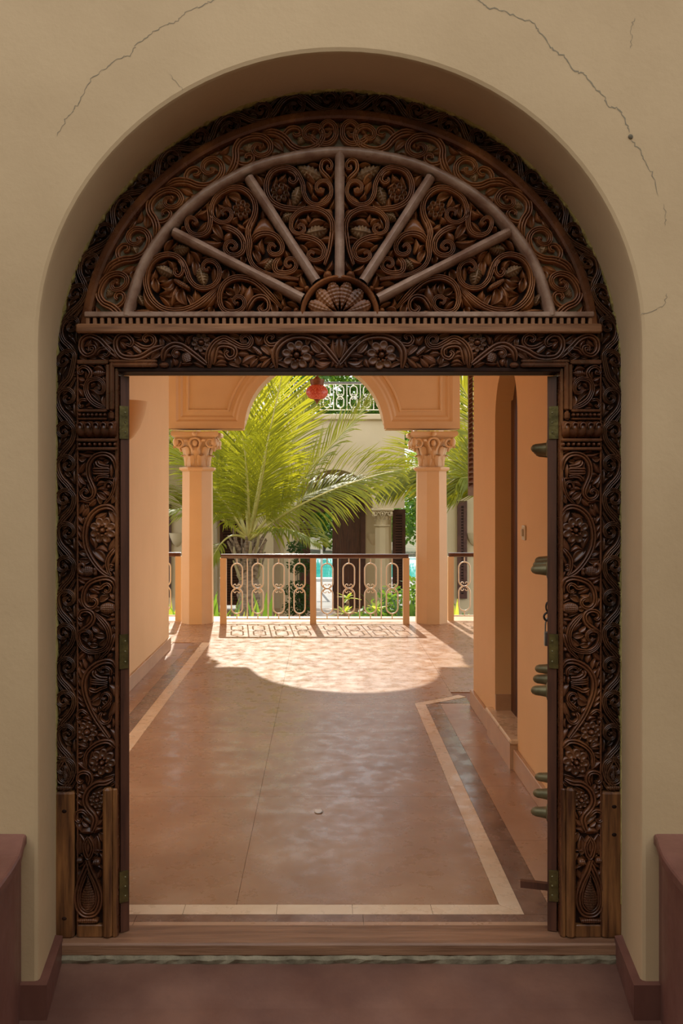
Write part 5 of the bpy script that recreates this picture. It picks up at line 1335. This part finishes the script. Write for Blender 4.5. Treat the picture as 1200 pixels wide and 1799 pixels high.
# ------------------------------------------------------------------ palms
def bez(p0, p1, p2, n):
    P0, P1, P2 = Vector(p0), Vector(p1), Vector(p2)
    return [P0*(1-t)**2+P1*2*t*(1-t)+P2*t*t for t in [i/n for i in range(n+1)]]
def frond(parent, p0, p1, p2, ll, seed, m='palm', droop=0.25, n=64, side=None, face=0.0, start=0.16, w=0.032, mr='rachis'):
    rr = random.Random(seed); C = bez(p0, p1, p2, n)
    mb = MB(); rad = [0.040*(1-0.86*(i/n)) for i in range(n+1)]
    # stalk
    step = 4; pts = C[::step]; rs = rad[::step]
    prev = None; rows = []
    mb.tube(pts, rs[0], 5, r2=rs[-1], caps=False)
    st = build('frond', mb, mr, parent, smooth=True)
    mb = MB()
    up = Vector((0,0,1))
    for i in range(int(n*start), n+1):
        t = (i/n-start)/(1-start)
        T = C[min(i+1,n)]-C[max(i-1,0)]; T.normalize()
        S = T.cross(up if side is None else Vector(side)); 
        if S.length < 0.2: S = T.cross(Vector((0,1,0)))
        S.normalize(); Nn = S.cross(T); Nn.normalize()
        ln = ll*(0.35+0.75*math.sin(PI*min(1.0,0.18+0.78*t)))*rr.uniform(0.88,1.08)
        if t > 0.9: ln *= 1-(t-0.9)*4
        for sg in (-1, 1):
            fw = 0.55+0.75*t+rr.uniform(-0.08,0.08)
            d = (S*sg*math.cos(fw*0.95)+T*math.sin(fw*0.95)+Nn*(0.22+face+rr.uniform(-0.10,0.10))); d.normalize()
            base = C[i]; P = []; q = base.copy(); dd = d.copy(); K = 4
            for k in range(K+1):
                P.append(q.copy()); q = q+dd*(ln/K); dd = dd+Vector((0,0,-1))*droop*(0.5+0.5*k)*rr.uniform(0.7,1.3); dd.normalize()
            wv = dd.cross(Nn); 
            if wv.length < 0.1: wv = T.copy()
            wv.normalize()
            o = len(mb.v)
            for k, p in enumerate(P):
                ww = w*0.45*(0.6+0.8*math.sin(PI*(0.12+0.7*k/K)))*(1 if k < K else 0.12)
                a = p-wv*ww; b = p+wv*ww; mb.v += [tuple(a), tuple(b)]
            for k in range(K): mb.f.append((o+2*k, o+2*k+1, o+2*k+3, o+2*k+2))
    return build('leaflets', mb, m, st, kind='stuff')
def palm(name, lab, base, crown, fronds, tr):
    root = empty(name, base, lab, 'palm tree')
    mb = MB(); rows = []; n = 26; rr = random.Random(3)
    for i in range(n+1):
        t = i/n; r = tr*(1.15-0.25*t+0.10*math.sin(t*60)-(1.9*max(0,t-0.72)))
        c = Vector(base).lerp(Vector(crown), t)
        rows.append([(c.x+r*(1+rr.uniform(-0.12,0.12))*math.cos(2*PI*k/16), c.y+r*(1+rr.uniform(-0.12,0.12))*math.sin(2*PI*k/16), c.z) for k in range(16)])
    mb.quadgrid(rows, closed=True); mb.poly(rows[-1]); build('trunk', mb, 'trunk', root, smooth=True)
    for k in range(44):     # ragged leaf bases and fibre
        a = rr.uniform(0, 2*PI); h = rr.uniform(-0.75, 0.05); c = Vector(crown)+Vector((0,0,h))
        p0 = c+Vector((tr*0.9*math.cos(a), tr*0.9*math.sin(a), -0.12)); p1 = c+Vector((tr*1.5*math.cos(a), tr*1.5*math.sin(a), 0.16)); p2 = c+Vector((tr*rr.uniform(1.3,2.2)*math.cos(a), tr*rr.uniform(1.3,2.2)*math.sin(a), rr.uniform(0.2,0.42)))
        mb = MB(); pts = bez(p0, p1, p2, 5); mb.tube(pts, 0.055, 6, r2=0.016); build('leaf_base', mb, 'trunk' if k % 3 else 'palm_dry', root, smooth=True)
    for j, f in enumerate(fronds):
        kw = dict(f[3]) if len(f) > 3 else {}
        frond(root, f[0], f[1], f[2], kw.pop('ll', 0.75), 100+j, **kw)
    return root
D1 = 20.3; cr = W(437, 950, D1); bs = (cr[0]-0.02, D1, GZ)
def w(px, py, d=D1): return W(px, py, d)
palm('coconut_palm', 'big coconut palm with sunlit fronds behind the long railing', bs, cr, [
 (cr, w(462,800,20.16), w(512,590,19.73), dict(ll=1.35, side=(0,-1,0.25), droop=0.05, n=80)),
 (cr, w(425,800,20.44), w(440,600,20.73), dict(ll=1.35, side=(0,-1,0.2), droop=0.06, n=80)),
 (cr, w(395,830,20.73), w(375,690,21.15), dict(ll=1.14, side=(0,-1,0.3), droop=0.10, n=70)),
 (cr, w(540,830,19.87), w(655,700,19.45), dict(ll=0.88, side=(0,-0.5,1), droop=0.16, n=80)),
 (cr, w(540,860,19.45), w(700,826,18.74), dict(ll=1.17, side=(0,-1,0.6), droop=0.20, n=90)),
 (cr, w(500,860,21.01), w(640,845,21.86), dict(ll=1.07, side=(0,-0.3,1), droop=0.20, n=76)),
 (cr, w(460,860,19.31), w(470,780,18.31), dict(ll=1.14, droop=0.26, n=70)),
 (cr, w(380,850,19.87), w(310,790,19.73), dict(ll=1.14, side=(0,-0.6,1), droop=0.16, n=76)),
 (cr, w(370,880,19.59), w(290,900,19.31), dict(ll=1.21, side=(0,-0.4,1), droop=0.22, n=76)),
 (cr, w(400,850,21.29), w(330,730,22.43), dict(ll=1.14, side=(0,-0.8,0.6), droop=0.12, n=70)),
 (cr, w(500,800,21.58), w(545,700,22.71), dict(ll=1.07, side=(0,-0.7,0.7), droop=0.10, n=70)),
 (cr, w(398,920,19.73), w(372,985,19.31), dict(ll=0.50, droop=0.2, n=40, start=0.7)),
 (cr, w(490,905,19.31), w(560,955,18.46), dict(ll=0.79, side=(0,-0.2,1), droop=0.25, n=60)),
 (cr, w(440,850,19.59), w(425,760,18.88), dict(ll=1.14, droop=0.22, n=70)),
 (cr, w(455,820,20.58), w(480,730,20.73), dict(ll=0.79, side=(0,-1,0.2), droop=0.05, n=60, m='palm')),
 ], 0.23)
cr2 = W(905, 870, 19.6); bs2 = (cr2[0], 19.6, GZ)
palm('coconut_palm', 'coconut palm mostly hidden behind the right wall', bs2, cr2, [
 (cr2, W(790,755,21.29), W(668,862,20.73), dict(ll=1.21, side=(0,-1,0.45), droop=0.14, n=90)),
 (cr2, W(850,740,21.29), W(800,660,21.01), dict(ll=1.21, side=(0,-1,0.4), droop=0.06, n=80)),
 (cr2, W(830,790,20.87), W(760,880,20.16), dict(ll=1.28, side=(0,-1,0.45), droop=0.16, n=90)),
 (cr2, W(845,800,22.00), W(790,790,22.57), dict(ll=1.28, side=(0,-1,0.3), droop=0.12, n=80)),
 (cr2, W(860,830,20.73), W(810,840,19.87), dict(ll=1.35, side=(0,-1,0.3), droop=0.16, n=80)),
 (cr2, W(930,760,21.29), W(1000,700,21.29), dict(ll=1.28, droop=0.12, n=60)),
 (cr2, W(990,800,21.29), W(1080,880,21.29), dict(ll=1.28, droop=0.12, n=60))], 0.23)
cr3 = W(215, 850, 19.8)
palm('coconut_palm', 'coconut palm mostly hidden behind the left wall', (cr3[0], 19.8, GZ), cr3, [
 (cr3, W(270,780,21.86), W(345,800,21.58), dict(ll=1.28, side=(0,-0.3,1), droop=0.2, n=80)),
 (cr3, W(270,830,21.72), W(335,900,21.29), dict(ll=1.28, side=(0,-0.3,1), droop=0.2, n=80)),
 (cr3, W(240,760,22.14), W(300,690,22.14), dict(ll=1.28, side=(0,-0.8,0.5), droop=0.1, n=70)),
 (cr3, W(160,760,22.14), W(100,760,22.14), dict(ll=1.28, droop=0.12, n=60))], 0.23)

# ------------------------------------------------------------------ garden plants and trees
def blades(name, lab, base, n, h, spread, m, seed, width=0.05, grp='garden plants behind the railing', cat='plant'):
    rr = random.Random(seed); root = empty(name, base, lab, cat, grp)
    for k in range(n):
        a = rr.uniform(0, 2*PI); hh = h*rr.uniform(0.6,1.1); sp = spread*rr.uniform(0.3,1.0)
        p0 = Vector(base)+Vector((rr.uniform(-0.06,0.06), rr.uniform(-0.06,0.06), 0)); p1 = p0+Vector((math.cos(a)*sp*0.4, math.sin(a)*sp*0.4, hh*0.8)); p2 = p0+Vector((math.cos(a)*sp, math.sin(a)*sp, hh))
        C = bez(p0, p1, p2, 6); mb = MB(); wv = Vector((-math.sin(a), math.cos(a), 0)); A = []; B = []; Mi = []
        for i, c in enumerate(C):
            ww = width*0.5*math.sin(PI*(0.1+0.88*i/6)); A.append(tuple(c-wv*ww+Vector((0,0,ww*0.3)))); Mi.append(tuple(c)); B.append(tuple(c+wv*ww+Vector((0,0,ww*0.3))))
        mb.quadgrid([A, Mi, B]); build('leaf', mb, m, root, smooth=True)
    return root
def gz(px, py, d): return W(px, py, d)
for i, (px, d, h, sp, n, m, lab) in enumerate([
    (385, 13.2, 1.75, 0.5, 22, 'green', 'leafy green clump left of the big palm trunk'),
    (412, 12.9, 1.70, 0.45, 22, 'green_light', 'pale green clump in front of the big palm trunk'),
    (465, 13.0, 1.72, 0.5, 22, 'green', 'leafy green clump right of the big palm trunk'),
    (350, 13.4, 1.8, 0.6, 20, 'green', 'green clump behind the left column'),
    (303, 13.4, 1.85, 0.5, 20, 'green_light', 'bright green clump seen through the left short railing'),
    (725, 15.0, 1.55, 0.6, 30, 'green_dark', 'dark green clump between the railing and the right column'),
    (700, 17.0, 1.4, 0.8, 22, 'green_dark', 'low dark clump near the far column'),
    (800, 14.0, 1.7, 0.5, 18, 'green_light', 'pale green clump behind the right short railing')]):
    blades('garden_plant', lab, (WX(px, d), d, GZ), n, h, sp, m, 40+i, 0.09)
def sprout(px, py, d, seed, lab, base_px):
    tip = W(px, py, d); base = (WX(base_px, d), d, GZ); root = empty('frangipani_shoot', base, lab, 'plant', 'frangipani shoots in the garden'); rr = random.Random(seed)
    mb = MB(); mb.tube(bez(base, (base[0]*0.6+tip[0]*0.4, d, (GZ+tip[2])*0.55), (tip[0], d, tip[2]-0.05), 8), 0.045, 7, r2=0.025); build('stem', mb, 'trunk', root, smooth=True)
    for k in range(14):
        a = 2*PI*k/14*2.4; el = rr.uniform(0.0, 1.1); L_ = rr.uniform(0.14,0.24)
        dv = Vector((math.cos(a)*math.cos(el), math.sin(a)*math.cos(el), math.sin(el))); sv = dv.cross(Vector((0,0,1))); sv.normalize()
        c0 = Vector((tip[0], d, tip[2]-0.04)); mb = MB(); A = []; Mi = []; B = []
        for i in range(6):
            t = i/5; c = c0+dv*L_*t+Vector((0,0,-0.05*t*t)); ww = 0.028*math.sin(PI*(0.08+0.88*t)); A.append(tuple(c-sv*ww)); Mi.append(tuple(c-Vector((0,0,0.006)))); B.append(tuple(c+sv*ww))
        mb.quadgrid([A, Mi, B]); build('leaf', mb, 'green_light', root, smooth=True)
sprout(610, 1047, 14.2, 1, 'bright frangipani shoot rising left of the far brown door', 632)
sprout(660, 1066, 14.0, 2, 'bright frangipani shoot under the far column', 664)
sprout(606, 1072, 13.8, 3, 'small bright shoot low behind the railing middle', 628)
def leafcloud(mb, c, rad, n, size, rr):
    for k in range(n):
        while True:
            p = Vector((rr.uniform(-1,1), rr.uniform(-1,1), rr.uniform(-1,1)))
            if 0.25 < p.length < 1: break
        q = Vector((c[0]+p.x*rad[0], c[1]+p.y*rad[1], c[2]+p.z*rad[2])); s_ = size*rr.uniform(0.6,1.3)
        d = Vector((rr.uniform(-1,1), rr.uniform(-1,1), rr.uniform(-0.9,0.5))); d.normalize(); e = d.cross(Vector((rr.uniform(-1,1), rr.uniform(-1,1), rr.uniform(-1,1)))); e.normalize()
        o = len(mb.v); mb.v += [tuple(q), tuple(q+d*s_*0.5+e*s_*0.28), tuple(q+d*s_), tuple(q+d*s_*0.5-e*s_*0.28)]; mb.f.append((o,o+1,o+2,o+3))
def tree(lab, base, h, blobs, n, size, seed, m='green', grp='trees beyond the far house', name='leafy_tree', tr=0.18):
    rr = random.Random(seed); root = empty(name, base, lab, 'tree', grp)
    top_ = Vector(base)+Vector((0,0,h)); mb = MB(); mb.tube([base, tuple(Vector(base).lerp(top_,0.5)+Vector((0.2,0,0))), tuple(top_)], tr, 8, r2=tr*0.5); build('trunk', mb, 'bark', root, smooth=True)
    for (ox, oy, oz, r) in blobs:
        p = top_+Vector((ox,oy,oz)); mb = MB(); mb.tube([tuple(top_-Vector((0,0,h*0.2))), tuple(top_.lerp(p,0.6)), tuple(p)], tr*0.4, 6, r2=tr*0.12); build('branch', mb, 'bark', root, smooth=True)
    mb = MB()
    for (ox, oy, oz, r) in blobs: leafcloud(mb, tuple(top_+Vector((ox,oy,oz))), (r,r*0.8,r*0.75), int(n*r*r), size, rr)
    build('foliage', mb, m, root, kind='stuff'); return root
tree('broad green tree behind the roof terrace, left of the lantern', (-1.7, 31.5, GZ), 5.6, [(-1.5,0,0.4,1.3),(0.75,0,0.2,1.3),(0.6,0.2,1.6,1.2),(-0.7,0.2,1.9,1.3),(-2.4,0,1.4,1.2)], 760, 0.24, 1)
tree('broad green tree behind the roof terrace, right of the lantern', (1.75, 32.0, GZ), 5.6, [(-0.85,0,0.3,1.3),(1.0,0,0.3,1.3),(-0.7,0.2,1.7,1.25),(0.8,0.2,1.9,1.3),(2.2,0,1.0,1.1)], 760, 0.24, 2)
tree('green tree behind the court wing at right', (WX(840,31), 31, GZ), 5.2, [(-0.9,0,0.5,1.3),(0.8,0,0.4,1.4),(0,0.5,1.2,1.2)], 560, 0.22, 3)
tree('green tree beyond the gap right of the far column', (WX(735,47), 47, GZ), 1.4, [(-1.0,0,0.5,1.9),(1.2,0,0.4,1.9),(0,0.5,2.6,1.8)], 420, 0.24, 4)
tree('green hedge tree beyond the pool in the far doorway', (WX(566,50), 50, GZ), 1.3, [(-2,0,0.5,2.2),(0.9,0,0.4,2.2),(3,0.5,0.6,2.1),(0,0.5,2.6,2.2)], 420, 0.30, 5)
tree('green tree beyond the pool left of the far doorway', (WX(470,52), 52, GZ), 1.6, [(-2,0,0.5,2.4),(1.2,0,0.8,2.4),(-5,0,0.2,2.4)], 380, 0.32, 6)
tree('climbing shrub at the left jamb of the far doorway', (WX(524,23.4), 23.4, GZ), 0.5, [(0,0,0.3,0.35),(0.05,0,0.9,0.32),(-0.05,0,1.4,0.25),(0,0,-0.15,0.4)], 3200, 0.09, 7, 'green_dark', 'garden plants behind the railing', 'climbing_shrub', 0.03)

for px, d, h, r, m, lab, sd in ((388,14.6,0.95,0.62,'green','rounded green shrub beside the left end of the long railing',21),(432,13.9,0.80,0.60,'green_light','pale green shrub at the foot of the big palm',22),(478,14.8,0.85,0.50,'green','rounded green shrub right of the big palm',23),(318,14.2,0.95,0.60,'green_light','bright shrub seen through the left short railing',24),(722,16.0,1.25,0.75,'green','leafy shrub in the gap left of the right column',25),(812,15.0,0.7,0.55,'green_dark','dark shrub behind the right short railing',26),(590,15.0,0.35,0.55,'green_dark','low dark shrub behind the railing middle post',27)):
    tree(lab, (WX(px,d), d, GZ), h, [(0,0,0,r),(-0.45*r/0.6,0,-0.35,r*0.8),(0.45*r/0.6,0.1,-0.4,r*0.8),(0,-0.1,-0.8,r*0.8)], 1500, 0.13, sd, m, 'garden plants behind the railing', 'garden_shrub', 0.03)
